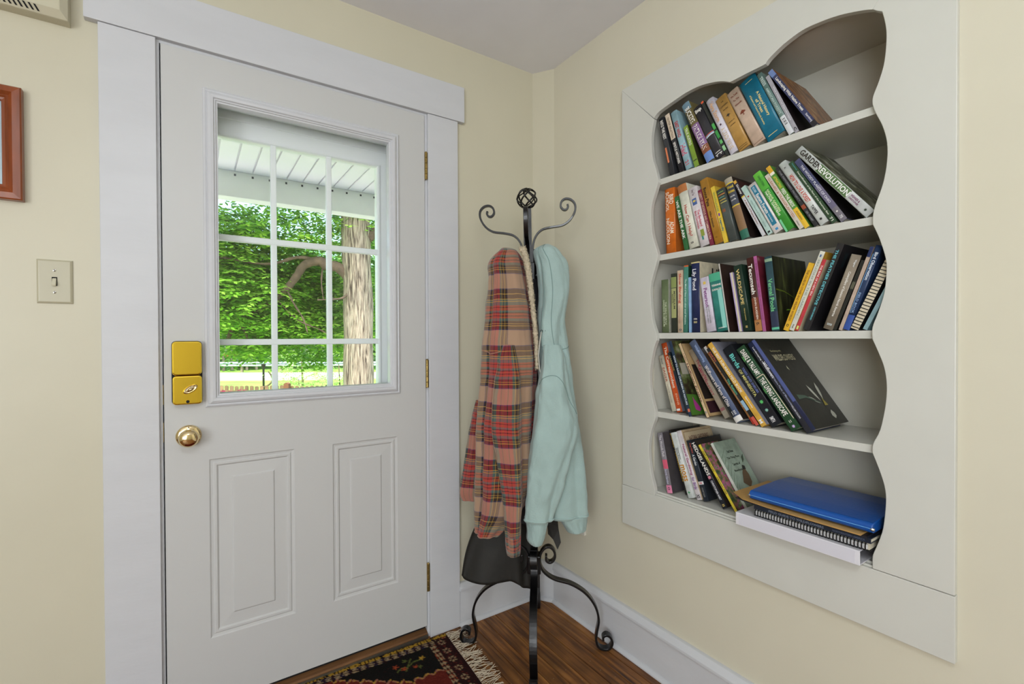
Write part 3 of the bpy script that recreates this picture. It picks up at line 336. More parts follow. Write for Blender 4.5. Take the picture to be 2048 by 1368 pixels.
('D', 1.3885, 0.7621, 0.9518, 0.6326, 0.0102, 0.2787, 0.14, 0.1, '#1f1f1f', '#1f1f1f', [(0.7, 0.82, 0, 1, '#9cc0d8'), (0.9, 1, 0, 1, '#d0584a')], [('EARTH', 0.05, 0.18, 0, 0.5, '#c05a44'), ('The Return', 0.42, 0.62, 0, 0.5, '#5cc49c')], None, 'thin black book with a red and blue foot on the fourth shelf'),
('D', 1.3824, 0.7392, 0.9538, 0.6358, 0.017, 0.2978, 0.14, 0.1, '#d8a942', '#8c8c98', [], [('THE BEST SUBURBAN FIELD BOOK', 0.06, 0.62, 0, 0.42, '#f6efe0'), ('Sprouts', 0.67, 0.8, 0.1, 0.3, '#f6efe0'), ('M', 0.93, 0.97, 0, 0.5, '#f0f0f0')], None, 'golden yellow book with white capitals on the fourth shelf'),
('D', 1.3971, 0.7109, 0.9585, 0.6025, 0.0344, 0.2724, 0.14, 0.1, '#23262c', '#23262c', [], [('Birds', 0.1, 0.28, -0.05, 0.35, '#6cd0c8'), ('OF MINNESOTA', 0.3, 0.64, -0.15, 0.22, '#d8d07c'), ('TREES AND SHRUBS', 0.3, 0.62, 0.2, 0.16, '#6a78b8'), ('LEAF', '', 0.72, 0, 0.4, 0.4, '#5cc46c'), ('LEAF', '', 0.82, 0, 0.35, 0.35, '#8cc0b0'), ('SMITH', 0.9, 0.96, 0, 0.3, '#e8e8e8')], None, 'black book with turquoise birds and a gold state title on the fourth shelf'),
('D', 1.3831, 0.6512, 0.9574, 0.6248, 0.0295, 0.2775, 0.14, 0.1, '#2c5236', '#1c241c', [(0.37, 0.38, 0.1, 0.9, '#d8c8b0'), (0.38, 0.9, 0.9, 0.96, '#d8c8b0'), (0.1, 0.16, 0.0, 0.3, '#4a8a4c'), (0.5, 0.56, 0.0, 0.2, '#4a8a4c')], [('DARKE & TALLAMY', 0.04, 0.36, 0, 0.42, '#f2efe8'), ('THE LIVING LANDSCAPE', 0.4, 0.84, 0, 0.42, '#f2efe8'), ('H', '11', 0.91, 0, 0.2, 0.25, '#f2efe8'), ('LEAF', '', 0.965, 0, 0.35, 0.35, '#cbb0e0')], None, 'green leafy book with big white capitals, on the fourth shelf'),
('D', 1.3898, 0.6147, 0.9566, 0.6084, 0.0272, 0.296, 0.205, 0.1, '#2c3350', '#33332e', [(0, 0.7, 0.65, 1, '#4a568c'), (0.45, 0.48, 0.5, 0.56, '#d8a070'), (0.1, 1, 0.0, 0.6, '#22232c')], [('Landscaping with', 0.06, 0.28, -0.15, 0.16, '#e8e8ec'), ('Wildflowers', 0.24, 0.42, -0.08, 0.3, '#e8e8ec'), ('& Native Plants of Minnesota', 0.4, 0.72, -0.1, 0.16, '#9aa0b8'), ('WILLIAM CULLINA', 0.72, 0.86, -0.15, 0.15, '#d0d0d8')], 'wildflower', 'largest book of the fourth shelf, charcoal cover with a white flower'),
('E', 1.3884, 1.0741, 0.6642, 0.2133, 0.0223, 0.2106, 0.13, 0.1, '#8c8890', '#4a4648', [(0.45, 0.6, 0.1, 1, '#e0607c'), (0.87, 1, 0, 1, '#e58cb0')], [('The Woods Path', 0.04, 0.4, 0, 0.4, '#d8d4d8'), ('Secret Garden', 0.6, 0.85, 0, 0.35, '#c8c8e0'), ('O', 0.9, 0.95, 0, 0.35, '#1c1c20')], None, 'grey book with pink blossom print and pink foot, first on the bottom shelf'),
('E', 1.4261, 1.0334, 0.6633, 0.3178, 0.0097, 0.2269, 0.17, 0.1, '#1e1d1f', '#262320', [], [('JAMES TEMMERMAN', 0.05, 0.8, 0, 0.5, '#e0b83c')], None, 'black book whose cover shows yellow capitals, second on the bottom shelf'),
('E', 1.4018, 0.9992, 0.6653, 0.3341, 0.021, 0.2242, 0.14, 0.1, '#dfe4e2', '#dfe4e2', [], [('moss', 0.5, 0.75, 0.05, 0.7, '#c98a2c'), ('Using Native', 0.24, 0.42, 0.12, 0.24, '#444'), ('Groundcovers', 0.24, 0.47, -0.15, 0.2, '#444'), ('TREE', '', 0.92, 0, 0.5, 0.5, '#4aa06a')], None, 'white book with orange lower-case title on the bottom shelf'),
('E', 1.4095, 0.9708, 0.6653, 0.3598, 0.0197, 0.2354, 0.17, 0.1, '#e4dce0', '#c0aa88', [], [('Natural Gardening', 0.2, 0.65, 0, 0.5, '#a04a78'), ('for Birds', 0.68, 0.85, 0, 0.5, '#8a5aa0'), ('XI', 0.92, 0.97, 0, 0.5, '#1c1c20')], 'tanframe', 'white book with magenta title and a tan framed cover on the bottom shelf'),
('E', 1.4151, 0.9492, 0.6651, 0.3407, 0.0198, 0.2045, 0.17, 0.1, '#262f3a', '#262a30', [(0.68, 0.73, 0, 1, '#d8d8d8')], [('Doug Tallamy', 0.05, 0.22, 0.1, 0.3, '#c8584a'), ('A Garden', 0.24, 0.42, 0.1, 0.4, '#e0e4e8'), ('o', 0.69, 0.72, 0, 0.4, '#c8405a'), ('POCKET GUIDE', 0.78, 0.93, 0, 0.25, '#888')], None, 'dark slate book with a white band around it on the bottom shelf'),
('E', 1.4039, 0.8746, 0.6666, 0.5561, 0.018, 0.2268, 0.14, 0.1, '#1e222b', '#2a2420', [(0.53, 0.57, 0.1, 0.7, '#d8889c')], [('HEDGELANDS', 0.02, 0.52, 0, 0.6, '#f2efe8'), ('CHRISTOPHER HART', 0.6, 0.88, 0, 0.35, '#e0e0e6'), ('II', 0.94, 0.97, 0, 0.4, '#c9b060')], None, 'black book with large white capitals leaning on the bottom shelf'),
('E', 1.4107, 0.8411, 0.6645, 0.614, 0.0092, 0.2284, 0.1, 0.1, '#e6cf3c', '#3c4a34', [], [('START A GARDEN STORY', 0.1, 0.42, 0, 0.5, '#333'), ('ORGANIC TYPE', 0.5, 0.75, 0, 0.45, '#444')], 'floral', 'yellow-spined book with a bright garden cover, on the bottom shelf'),
('E', 1.4504, 0.8292, 0.6645, 0.5797, 0.0097, 0.2272, 0.13, 0.1, '#cfd6cc', '#9cae9c', [], [], 'birdcover', 'sage green book with a brown bird on its cover, last upright on the bottom shelf'),
]
# ------------------------------------------------------------------ the room
XW, YW, ZC = 1.380, 1.790, 2.445           # right wall, door wall, ceiling
fl = bx('floor', (-2.4, 1.40, -2.6, 1.80, -.06, -.019), m_dark); struct(fl)
rr = random.Random(3); x = XW-.001; plank_me = {}
k = 0
while x > -2.3:
    w = .0585; y1 = 1.789
    while y1 > -2.5:
        L = rr.choice([.9, 1.3, 1.7, 2.2]) if k else 1.9
        if y1 == 1.789: L = rr.uniform(.5, 2.0)
        y0 = max(-2.55, y1-L)
        key = (round(y1-y0, 2)); q = MB(); q.box(-w/2+.0014, w/2-.0014, 0, y1-y0-.0012, -.018, 0)
        p = q.build('plank', m_floor, fl, bevel=.0012); p.location = (x-w/2, y0, 0)
        y1 = y0
    x -= w; k += 1
DX0, DX1, DZ0, DZ1 = -.0765, .7735, .05, 2.105      # door leaf
# door wall with the doorway
q = MB(); plate(q, [-2.4, 1.40], [0, ZC], [(-.092, .789, 0, 2.118)], lambda u, v: ((u, YW, v), (u, YW+.15, v)))
struct(q.build('wall_back', m_wall))
# right wall with the recess of the bookcase
q = MB(); plate(q, [-2.6, 1.94], [0, ZC], [(.41, 1.155, .62, 2.05)], lambda u, v: ((XW, u, v), (XW+.02, u, v)))
struct(q.build('wall_right', m_wallr))
struct(bx('wall_left', (-2.42, -2.4, -2.6, 1.94, 0, ZC), m_wall)); struct(bx('wall_front', (-2.42, 1.40, -2.62, -2.6, 0, ZC), m_wall))
struct(bx('ceiling', (-2.42, 1.40, -2.62, 1.94, ZC, ZC+.05), m_ceil))
# boxed corner between the two walls
A, B_ = Vector((1.322, YW, 0)), Vector((XW, 1.702, 0))
q = MB(); q.prism([(A.x, A.y), (B_.x, B_.y), (XW+.001, YW+.001)], lambda u, v, w: (u, v, w), .0, ZC-.0); struct(q.build('wall_corner', m_wall))

# baseboards: board, cap and shoe moulding follow one profile
def base(name, p0, p1, nrm, parts=True):
    p0, p1, n = Vector(p0), Vector(p1), Vector(nrm).normalized()
    def run(prof, nm, parent=None):
        q = MB(); o = [[p+n*a+Vector((0, 0, b)) for a, b in prof] for p in (p0, p1)]; m = len(prof)
        q.add(o[0]+o[1], [tuple(range(m))[::-1], tuple(range(m, 2*m))]+[(i, (i+1) % m, m+(i+1) % m, m+i) for i in range(m)])
        return q.build(nm, m_trim, parent, bevel=.0015)
    r = run([(0, 0), (.017, 0), (.017, .150), (0, .150)], name); struct(r)
    run([(0, .150), (.026, .150), (.026, .160), (.012, .178), (0, .180)], 'cap_moulding', r)
    run([(.017, 0), (.031, 0), (.030, .006), (.026, .011), (.022, .014), (.017, .016)], 'shoe_moulding', r)
    return r
base('baseboard_right', (XW, -2.5, 0), (XW, 1.70, 0), (-1, 0, 0))
base('baseboard_back', (.919, YW, 0), (1.318, YW, 0), (0, -1, 0))
base('baseboard_corner', (A.x, A.y, 0), (B_.x, B_.y, 0), (-(YW-1.702), -(XW-1.322), 0))
base('baseboard_left', (-2.4, YW, 0), (-.222, YW, 0), (0, -1, 0))

# door casing
c1 = struct(bx('trim_1', (-.219, -.088, 1.770, YW, 0, 2.115), m_trim, bevel=.0018))
c2 = struct(bx('trim_2', (.786, .920, 1.770, YW, 0, 2.115), m_trim, bevel=.0018))
c3 = struct(bx('trim_3', (-.249, .950, 1.766, YW, 2.116, 2.262), m_trim, bevel=.0018))
jb = MB()
jb.box(-.092, -.080, 1.784, 1.93, 0, 2.118); jb.box(.777, .789, 1.784, 1.93, 0, 2.118); jb.box(-.080, .777, 1.784, 1.93, 2.108, 2.118)
jb.box(-.080, -.066, 1.829, 1.845, .03, 2.108); jb.box(.763, .777, 1.829, 1.845, .03, 2.108); jb.box(-.066, .763, 1.829, 1.845, 2.094, 2.108)
jamb = struct(jb.build('trim_4', m_trim, bevel=.001))
for z in (1.045, .93):
    o = bx('strike_plate', (-.0802, -.0786, 1.786, 1.806, z-.03, z+.03), m_brass2, jamb); tag(o, 'worn brass strike plate')
    bx('latch_slot', (-.0790, -.0782, 1.791, 1.801, z-.012, z+.012), m_dark, jamb)

# threshold
th = MB(); th.prism([(1.776, 0), (1.930, 0), (1.930, .030), (1.800, .032), (1.776, .022)], lambda u, v, w: (w, u, v), -.0795, .7765)
th = struct(th.build('trim_5', m_sill, bevel=.002))
bx('metal_edge', (-.0795, .7765, 1.772, 1.777, 0, .016), m_alu, th)
bx('door_sweep', (-.074, .771, 1.795, 1.815, .033, .049), m_dark, th)

# ------------------------------------------------------------------ the door
door = struct(empty('door_1', (DX1, 1.80, 0)))
GX0, GX1, GZ0, GZ1 = .060, .632, 1.040, 1.968
PAN = [(.0365, .2855, .262, .833), (.412, .654, .262, .833)]
y0, y1 = 1.778, 1.822
q = MB(); plate(q, [DX0, DX1], [DZ0, DZ1], [(GX0, GX1, GZ0, GZ1)]+PAN, lambda u, v: ((u, y0, v), (u, y1, v)))
for (a, b, c, d) in PAN:       # embossed panels, ring after ring
    rings = [(0, 0), (.004, .0035), (.010, .0045), (.014, .0015), (.020, .0015), (.025, .0065), (.062, .0050), (.066, .0015), (.070, .0012)]
    L = []
    for ins, dep in rings:
        L.append([(a+ins, y0+dep, c+ins), (b-ins, y0+dep, c+ins), (b-ins, y0+dep, d-ins), (a+ins, y0+dep, d-ins)])
    o = q.add([p for r in L for p in r], [])
    for i in range(len(L)-1):
        for k in range(4):
            q.f.append((o+i*4+k, o+i*4+(k+1) % 4, o+i*4+4+(k+1) % 4, o+i*4+4+k)); q.mi.append(0)
    e = o+(len(L)-1)*4; q.f.append((e, e+1, e+2, e+3)); q.mi.append(0)
    q.box(a, b, y0+.012, y1-.001, c, d)
rel(q.build('door_slab', m_door, door, fix=True))
def frame(name, x0, x1, z0, z1, prof, m, parent, flip=1):
    """mitred frame: prof = [(inset from outer edge, y)...] closed"""
    q = MB(); n = len(prof); vs = []
    for (cx, cz, sx, sz) in ((x0, z0, 1, 1), (x1, z0, -1, 1), (x1, z1, -1, -1), (x0, z1, 1, -1)):
        vs += [(cx+sx*a, b, cz+sz*a) for a, b in prof]
    fs = []
    for c in range(4):
        d = (c+1) % 4
        for i in range(n): fs.append((c*n+i, c*n+(i+1) % n, d*n+(i+1) % n, d*n+i))
    q.add(vs, fs); return q.build(name, m, parent)
lf = rel(frame('window_surround', .028, .6655, .999, 2.003, [(0, 1.779), (.001, 1.772), (.006, 1.769), (.010, 1.771), (.013, 1.766), (.020, 1.762), (.028, 1.763), (.031, 1.768), (.034, 1.768), (.036, 1.772), (.040, 1.773), (.040, 1.800), (.034, 1.800), (.030, 1.779)], m_trim, door))
g = MB(); g.box(GX0+.001, GX1-.001, 1.798, 1.801, GZ0+.001, GZ1-.001); gl = rel(g.build('window_pane', m_glass, door))
# smart lock and knob
lk = MB()
def rrect(x0, x1, z0, z1, r, n=5):
    out = []
    for cx, cz, a in ((x1-r, z1-r, 0), (x0+r, z1-r, 90), (x0+r, z0+r, 180), (x1-r, z0+r, 270)):
        out += [(cx+r*math.cos(math.radians(a+90*i/n)), cz+r*math.sin(math.radians(a+90*i/n))) for i in range(n+1)]
    return out
lk.prism(rrect(-.0575, .0205, 1.0135, 1.2085, .012), lambda u, v, w: (u, w, v), 1.777, 1.770)
lock = rel(lk.build('lock_back_plate', m_dark, door))
q = MB(); q.prism(rrect(-.056, .0195, 1.104, 1.207, .011), lambda u, v, w: (u, w, v), 1.771, 1.748)
lt = q.build('lock_cover', m_brass, door, bevel=.004); rel(lt)
q = MB(); q.prism(rrect(-.055, .0195, 1.015, 1.1025, .010), lambda u, v, w: (u, w, v), 1.771, 1.746)
lb = rel(q.build('lock_body', m_brass, door, bevel=.004))
q = MB(); ca, sa = math.cos(math.radians(32)), math.sin(math.radians(32))
n = 28; vs = []
for i, (s, y) in enumerate(((1, 1.7462), (1, 1.742), (.82, 1.738), (.75, 1.7375), (.7, 1.739), (.5, 1.740), (.22, 1.728), (.1, 1.727))):
    for k in range(n):
        a = 2*math.pi*k/n; u, v = .021*s*math.cos(a), .0105*s*math.sin(a)
        vs.append((-.010+u*ca-v*sa, y, 1.062+u*sa+v*ca))
fs = [(i*n+k, i*n+(k+1) % n, (i+1)*n+(k+1) % n, (i+1)*n+k) for i in range(7) for k in range(n)]+[tuple(range(7*n, 8*n))]
q.add(vs, fs); q.build('turn_piece', m_brass3, lb, smooth=True)
q = MB(); q.lathe([(.0045, 0), (.0045, .0015), (.003, .002)], (-.017, 1.746, 1.024), (0, -1, 0), 14); q.build('screw', m_dark, lb)
q = MB(); q.lathe([(.034, 0), (.034, .003), (.031, .0065), (.024, .0085), (.016, .010), (.012, .014), (.012, .026), (.018, .030), (.0245, .036), (.0268, .044), (.0262, .051), (.0215, .058), (.012, .0615), (.003, .062)], (-.016, 1.7775, .914), (0, -1, 0), 40)
kn = rel(q.build('door_knob', m_brass3, door, smooth=True))
q = MB(); q.lathe([(.002, 0), (.002, .001), (.001, .0012)], (-.016, 1.7705, .941), (0, -1, 0), 10); q.build('set_screw', m_dark, kn)
for z0, z1 in ((1.848, 1.962), (1.012, 1.130), (.188, .306)):
    q = MB(); h = (z1-z0-.006)/5
    for i in range(5):
        za = z0+.003+i*h; q.lathe([(.0052, 0), (.0058, .0008), (.0058, h-.0014), (.0052, h-.0006)], (.7795, 1.7755, za), (0, 0, 1), 14)
    q.lathe([(.002, 0), (.0045, .001), (.003, .004)], (.7795, 1.7755, z1-.004), (0, 0, 1), 12)
    hg = rel(q.build('hinge', m_brass2, door, smooth=False)); q = MB()
    q.box(.7738, .7756, 1.778, 1.815, z0, z1); q.build('hinge_leaf', m_brass2, hg)

# ------------------------------------------------------------------ storm door outside
SY = 1.895
sd = struct(empty('door_2', (.72, SY, 0)))
q = MB(); plate(q, [-.075, .772], [.035, 2.09], [(.0505, .619, .505, 1.905)], lambda u, v: ((u, SY, v), (u, SY+.035, v)))
rel(q.build('storm_door_leaf', m_white, sd, bevel=.002))
q = MB()
for xx in (.242, .4325):
    q.box(xx-.0095, xx+.0095, SY-.004, SY+.018, .5, 1.91)
for zz in (1.561, 1.203, .845):
    q.box(.045, .622, SY-.006, SY+.016, zz-.0105, zz+.0105)
rel(q.build('muntin_grid', m_white, sd, bevel=.003))
q = MB(); q.box(.048, .621, SY+.012, SY+.015, .502, 1.908); rel(q.build('storm_pane', m_glass, sd))
rel(bx('top_rail', (-.0745, .7715, SY-.006, SY-.0005, 1.966, 2.089), m_white, sd, bevel=.002))
rel(frame('glazing_bead', .040, .630, .494, 1.916, [(0, SY-.001), (.002, SY-.007), (.008, SY-.008), (.0115, SY-.002), (.0115, SY+.004), (0, SY+.002)], m_white, sd))
# ------------------------------------------------------------------ built-in bookcase in the right wall
bc = empty('built_in_bookcase', (XW, .79, .5), 'off-white bookcase built into the right wall, with a scalloped opening and four shelves', 'bookcase')
BX = 1.363
Yl, Yr, Zb, Zt = 1.273, .315, .502, 2.156
def sm(L, n=4, cusps=()):
    out = []; seg = [0]+list(cusps)+[len(L)-1]
    for a, b in zip(seg, seg[1:]):
        out += crom([(p[0], p[1], 0) for p in L[a:b+1]], n)[:-1]
    out.append(Vector((L[-1][0], L[-1][1], 0))); return [(p.x, p.y) for p in out]
def minima(L, f): return [i for i in range(1, len(L)-1) if f(L[i]) <= f(L[i-1]) and f(L[i]) < f(L[i+1])]
cl = minima(OPEN_L, lambda p: p[0]); ct = [7, 10]; crr = minima(OPEN_R, lambda p: -p[0])
L_ = sm(OPEN_L, 4, cl); T_ = sm(OPEN_T, 4, ct); R_s = sm(OPEN_R, 4, crr)
ex = lambda u, v, w: (w, u, v)
jl, jr = (1.1208, 1.9912), (.4685, 2.0016)
T2 = [p for p in T_ if p[0] > .4690]
q = MB(); q.prism([(Yl, .651), (Yl, Zt)]+L_, ex, BX, XW-.0002); rel(q.build('left_stile', m_shelf, bc, bevel=.0015))
q = MB(); q.prism([(Yl, Zt), (.36, Zt), jr]+T2[::-1]+[jl], ex, BX, XW-.0002)
rel(q.build('arched_header', m_shelf, bc, bevel=.0015))
q = MB(); q.prism([(Yr, .651)]+R_s[::-1]+[(.458, 1.992), jr, (.3605, Zt), (Yr, Zt)], ex, BX, XW-.0002); rel(q.build('right_stile', m_shelf, bc, bevel=.0015))
rel(bx('bottom_rail', (BX, XW-.0002, Yr-.001, Yl+.002, Zb, .6495), m_shelf, bc, bevel=.0015))
BKX = 1.63
rel(bx('back_panel', (BKX, BKX+.012, .40, 1.17, .62, 2.06), m_inner, bc))
rel(bx('side_panel', (XW+.0205, BKX, 1.151, 1.165, .62, 2.06), m_inner, bc)); rel(bx('side_panel', (XW+.0205, BKX, .404, .4185, .62, 2.06), m_inner, bc))
rel(bx('top_panel', (XW+.0205, BKX, .4186, 1.1509, 2.045, 2.06), m_inner, bc))
for z in (1.775, 1.507, 1.229, .948):
    q = MB(); q.box(1.3815, BKX-.0005, .4195, 1.150, z-.020, z); 
    q.box(1.3802, 1.3815, .4195, 1.150, z-.020, z)
    rel(q.build('shelf', m_shelf, bc))
rel(bx('shelf', (1.3802, BKX-.0005, .4195, 1.150, .641, .6605), m_shelf, bc))
rel(bx('ledge_strip', (BX+.006, XW-.0005, .466, 1.119, .6498, .6555), m_shelf, bc, bevel=.001))

# ------------------------------------------------------------------ lettering: every string turned to outlines once
ALLT = sorted({(t[1] if t[0] == 'H' else t[0]) for b_ in BOOKS for t in b_[12] if t[0] not in ('TREE', 'LEAF')} | {'Lily', 'Pond', 'WILDFLOWERS', 'Gardening with', 'NATURAL GARDENING', 'The Thing Place', 'Secrets of', 'Backyard', 'Field Notes', 'Wildlife Gardening', 'AL', 'PAGE'})
TXT = {}
tmp = []
for s_ in ALLT:
    c_ = bpy.data.curves.new('t', 'FONT'); c_.body = s_; c_.size = 1; c_.resolution_u = 2; c_.offset = .022; c_.fill_mode = 'FRONT'
    o_ = bpy.data.objects.new('t', c_); COL.objects.link(o_); tmp.append((s_, o_))
dg = bpy.context.evaluated_depsgraph_get()
for s_, o_ in tmp:
    me = o_.evaluated_get(dg).to_mesh(); vs = [v.co.copy() for v in me.vertices]; fs = [tuple(p.vertices) for p in me.polygons]
    if vs:
        a, b_ = min(v.x for v in vs), max(v.x for v in vs); c_, d_ = min(v.y for v in vs), max(v.y for v in vs)
        TXT[s_] = ([((v.x-(a+b_)/2)/max(b_-a, 1e-6), (v.y-(c_+d_)/2)/max(d_-c_, 1e-6)) for v in vs], fs, (b_-a)/max(d_-c_, 1e-6))
for s_, o_ in tmp:
    c_ = o_.data; bpy.data.objects.remove(o_); bpy.data.curves.remove(c_)
TREEP = [(-.5, -.05), (-.35, .1), (-.4, .2), (-.2, .22), (-.25, .33), (-.08, .36), (0, .5), (.1, .36), (.25, .3), (.2, .2), (.42, .18), (.34, .05), (.5, -.08), (.2, -.1), (.06, -.16), (.05, -.4), (.2, -.5), (-.2, -.5), (-.05, -.4), (-.06, -.16), (-.2, -.1)]
LEAFP = [(0, .5), (.12, .25), (.4, .35), (.25, .08), (.5, -.05), (.2, -.15), (.3, -.4), (.06, -.28), (0, -.5), (-.06, -.28), (-.3, -.4), (-.2, -.15), (-.5, -.05), (-.25, .08), (-.4, .35), (-.12, .25)]

m_page = mat('book pages', '#d9d2bd', .8, bump=.6, bscale=300, stretch=(1, .05, 1))
def cover(c): return mat('cover '+c, c, .34, bump=.08, bscale=60, var=.16, vscale=38)
def ink(c): return mat('ink '+c, c, .5)
def artmat(kind, base):
    key = 'cover art '+kind
    if key in MATS: return MATS[key]
    m = mat(key, base, .35); t = m.node_tree; p = t.nodes['Principled BSDF']
    tc = t.nodes.new('ShaderNodeTexCoord'); mp = t.nodes.new('ShaderNodeMapping'); t.links.new(tc.outputs['Object'], mp.inputs[0])
    S = {'bark': ((1, 14, 5), 4, [(.3, '#2f1c12'), (.42, '#6a3f20'), (.5, '#a3682f'), (.58, '#77543a'), (.7, '#c9a06a')]),
         'foliage': ((1, 12, 12), 2, [(.3, '#25261c'), (.45, '#4c5038'), (.55, '#7c7c68'), (.68, '#b5b8a4')]),
         'forest': ((1, 30, 5), 2, [(.3, '#0f120b'), (.45, '#232718'), (.6, '#363a22'), (.75, '#5f6a38')]),
         'flower': ((1, 10, 10), 2.5, [(.3, '#17140f'), (.45, '#3a3324'), (.55, '#5a6a38'), (.68, '#8a8a78')]),
         'floral': ((1, 20, 20), 2, [(.28, '#1c2418'), (.4, '#39552f'), (.5, '#8a6a4c'), (.56, '#b8508c'), (.62, '#5c7a44'), (.75, '#cfc4a8')]),
         'maroon': ((1, 8, 8), 2, [(.3, '#4c1822'), (.5, '#6f2434'), (.6, '#6f2434'), (.72, '#a88c88')])}[kind]
    mp.inputs['Scale'].default_value = S[0]
    n = t.nodes.new('ShaderNodeTexNoise'); n.inputs['Scale'].default_value = S[1]; n.inputs['Detail'].default_value = 5
    t.links.new(mp.outputs[0], n.inputs['Vector']); r = ramp(t, S[2]); t.links.new(n.outputs['Fac'], r.inputs[0]); t.links.new(r.outputs[0], p.inputs['Base Color'])
    return m

def make_book(rec, name='book'):
    (sh, bx_, by_, bz_, ang, T, H, DEP, rd, cov, side, bands, texts, art, label) = rec
    root = empty(name, (bx_, by_, bz_), label, 'book', {'A': 'books on the top shelf', 'B': 'books on the second shelf', 'C': 'books on the third shelf', 'D': 'books on the fourth shelf', 'E': 'books on the bottom shelf'}[sh])
    Z = Vector((0, math.sin(ang), math.cos(ang))); X = Vector((0, -math.cos(ang), math.sin(ang))); Y = Vector((1, 0, 0))
    mt = Matrix((X, Y, Z)).transposed().to_4x4(); mt.translation = Vector((bx_, by_, bz_)); root.matrix_world = mt
    bul = min(rd*T*.45, .006); th = .0022 if T > .012 else .0013
    def yb(x): return -bul*(1-(2*x/T)**2)+bul
    n = 8 if bul > .0008 else 2
    xs = [-T/2+T*i/n for i in range(n+1)]
    # cover: spine and two boards as one C-shaped mesh
    q = MB(); outer = [(x_, yb(x_)) for x_ in xs]+[(T/2, DEP)]; inner = [(T/2-th, DEP), (T/2-th, bul+th)]+[(-T/2+th, bul+th), (-T/2+th, DEP)]
    poly = outer+inner+[(-T/2, DEP)]
    q.prism(poly, lambda u, v, w: (u, v, w), 0, H)
    me = q.build('cover', [cover(cov), (artmat(art, side) if art in ('bark', 'foliage', 'forest', 'flower', 'floral', 'maroon') else cover(side))], root)
    for p in me.data.polygons:
        if abs(p.normal.x) > .9 and abs(abs(p.center.x)-T/2) < 1e-4: p.material_index = 1
    me.data.polygons.foreach_set('use_smooth', [abs(p.normal.z) < .5 and abs(p.normal.x) < .9 for p in me.data.polygons]) if n > 2 else None
    pg = .003 if rd >= .08 and T > .015 else .0004
    q = MB(); q.box(-T/2+th+.0001, T/2-th-.0001, bul+th+.0002, DEP-pg, pg, H-pg); q.build('page_block', m_page, root)
    for bi, (t0, t1, c0, c1, col) in enumerate(bands):
        q = MB(); xa, xb = -T/2+T*c0, -T/2+T*c1; m = max(1, int(n*(c1-c0)+.5)); z1, z0 = H*(1-t0), H*(1-t1); off = .00025+bi*.00004
        vs = []
        for i in range(m+1):
            x_ = xa+(xb-xa)*i/m; vs += [(x_, yb(x_)-off, z0), (x_, yb(x_)-off, z1)]
        q.add(vs, [(2*i, 2*i+2, 2*i+3, 2*i+1) for i in range(m)]); q.build('spine_band', ink(col), root, fix=False)
    for t_ in texts:
        q = MB()
        if t_[0] in ('TREE', 'LEAF'):
            _, _, tc_, c_, w_, h_, col = t_; P = TREEP if t_[0] == 'TREE' else LEAFP
            pts = [(c_*T+u*w_*T, H*(1-tc_)+v*h_*T) for u, v in P]
            q.add([(u, yb(u)-.0008, v) for u, v in pts], [tuple(range(len(pts)))]); nm = 'spine_emblem'
        elif t_[0] == 'H':
            _, s_, tc_, c_, w_, h_, col = t_; vs, fs, _a = TXT[s_]
            q.add([(c_*T+u*w_*T, yb(c_*T+u*w_*T)-.0008, H*(1-tc_)+v*h_*T) for u, v in vs], fs); nm = 'spine_lettering'
        else:
            s_, t0, t1, c_, h_, col = t_; vs, fs, _a = TXT[s_]
            h_ = min(h_*1.22, .9-2*abs(c_)); q.add([(c_*T+v*h_*T, yb(c_*T+v*h_*T)-.0008, H*(1-(t0+t1)/2)-u*(t1-t0)*H) for u, v in vs], fs); nm = 'spine_lettering'
        q.build(nm, ink(col), root, fix=False)
    # front covers that face out
    xs_ = T/2+.0004
    def quad(nm, y0_, y1_, z0_, z1_, col, e=0):
        q = MB(); q.add([(xs_+e, y0_, z0_), (xs_+e, y1_, z0_), (xs_+e, y1_, z1_), (xs_+e, y0_, z1_)], [(0, 1, 2, 3)]); return q.build(nm, ink(col), root, fix=False)
    def txt(s_, yc, zc, w_, h_, col):
        q = MB(); vs, fs, _a = TXT[s_]; q.add([(xs_+.0006, yc+u*w_, zc+v*h_) for u, v in vs], fs); q.build('cover_lettering', ink(col), root, fix=False)
    def blob(nm, pts, col, e=.0004):
        q = MB(); q.add([(xs_+e, a, b) for a, b in pts], [tuple(range(len(pts)))]); q.build(nm, ink(col), root, fix=False)
    if art == 'lily':
        txt('Lily', .105, H-.04, .07, .045, '#1c1c1c'); txt('Pond', .10, H-.085, .08, .045, '#1c1c1c')
    if art == 'wildflower':
        txt('Gardening with', .07, H-.045, .06, .009, '#b9b48c'); txt('WILDFLOWERS', .095, H-.068, .12, .022, '#cfc9a8')
        quad('cover_band', .0, DEP-.001, H-.006, H-.004, '#4b5348')
        for (cx, cz, a, l, w_) in ((.13, .075, 1.95, .06, .012), (.148, .078, 1.3, .06, .014), (.12, .068, 2.6, .05, .008), (.15, .045, 4.6, .028, .022)):
            blob('painted_petal', [(cx+math.cos(a)*l*s-math.sin(a)*w_*k, cz+math.sin(a)*l*s+math.cos(a)*w_*k) for s, k in ((0, 0), (.35, .45), (.7, .5), (1, 0), (.7, -.5), (.35, -.45))], '#cfcfc0')
        blob('painted_stem', [(.02, .105), (.06, .1), (.13, .07), (.13, .066), (.06, .092), (.02, .09)], '#54685a'); blob('painted_bud', [(.07, .19), (.074, .2), (.078, .183)], '#d8d8b8')
        blob('painted_flower_heart', [(.135, .06), (.145, .085), (.155, .06)], '#b0a04a', .0008)
    if art == 'framed':
        quad('cover_panel', .002, DEP-.003, .002, H-.002, '#c9a878'); quad('cover_picture', .012, DEP-.012, .06, H-.08, '#2c2420', .0003); quad('cover_picture', .012, DEP-.012, .012, .052, '#40232c', .0003)
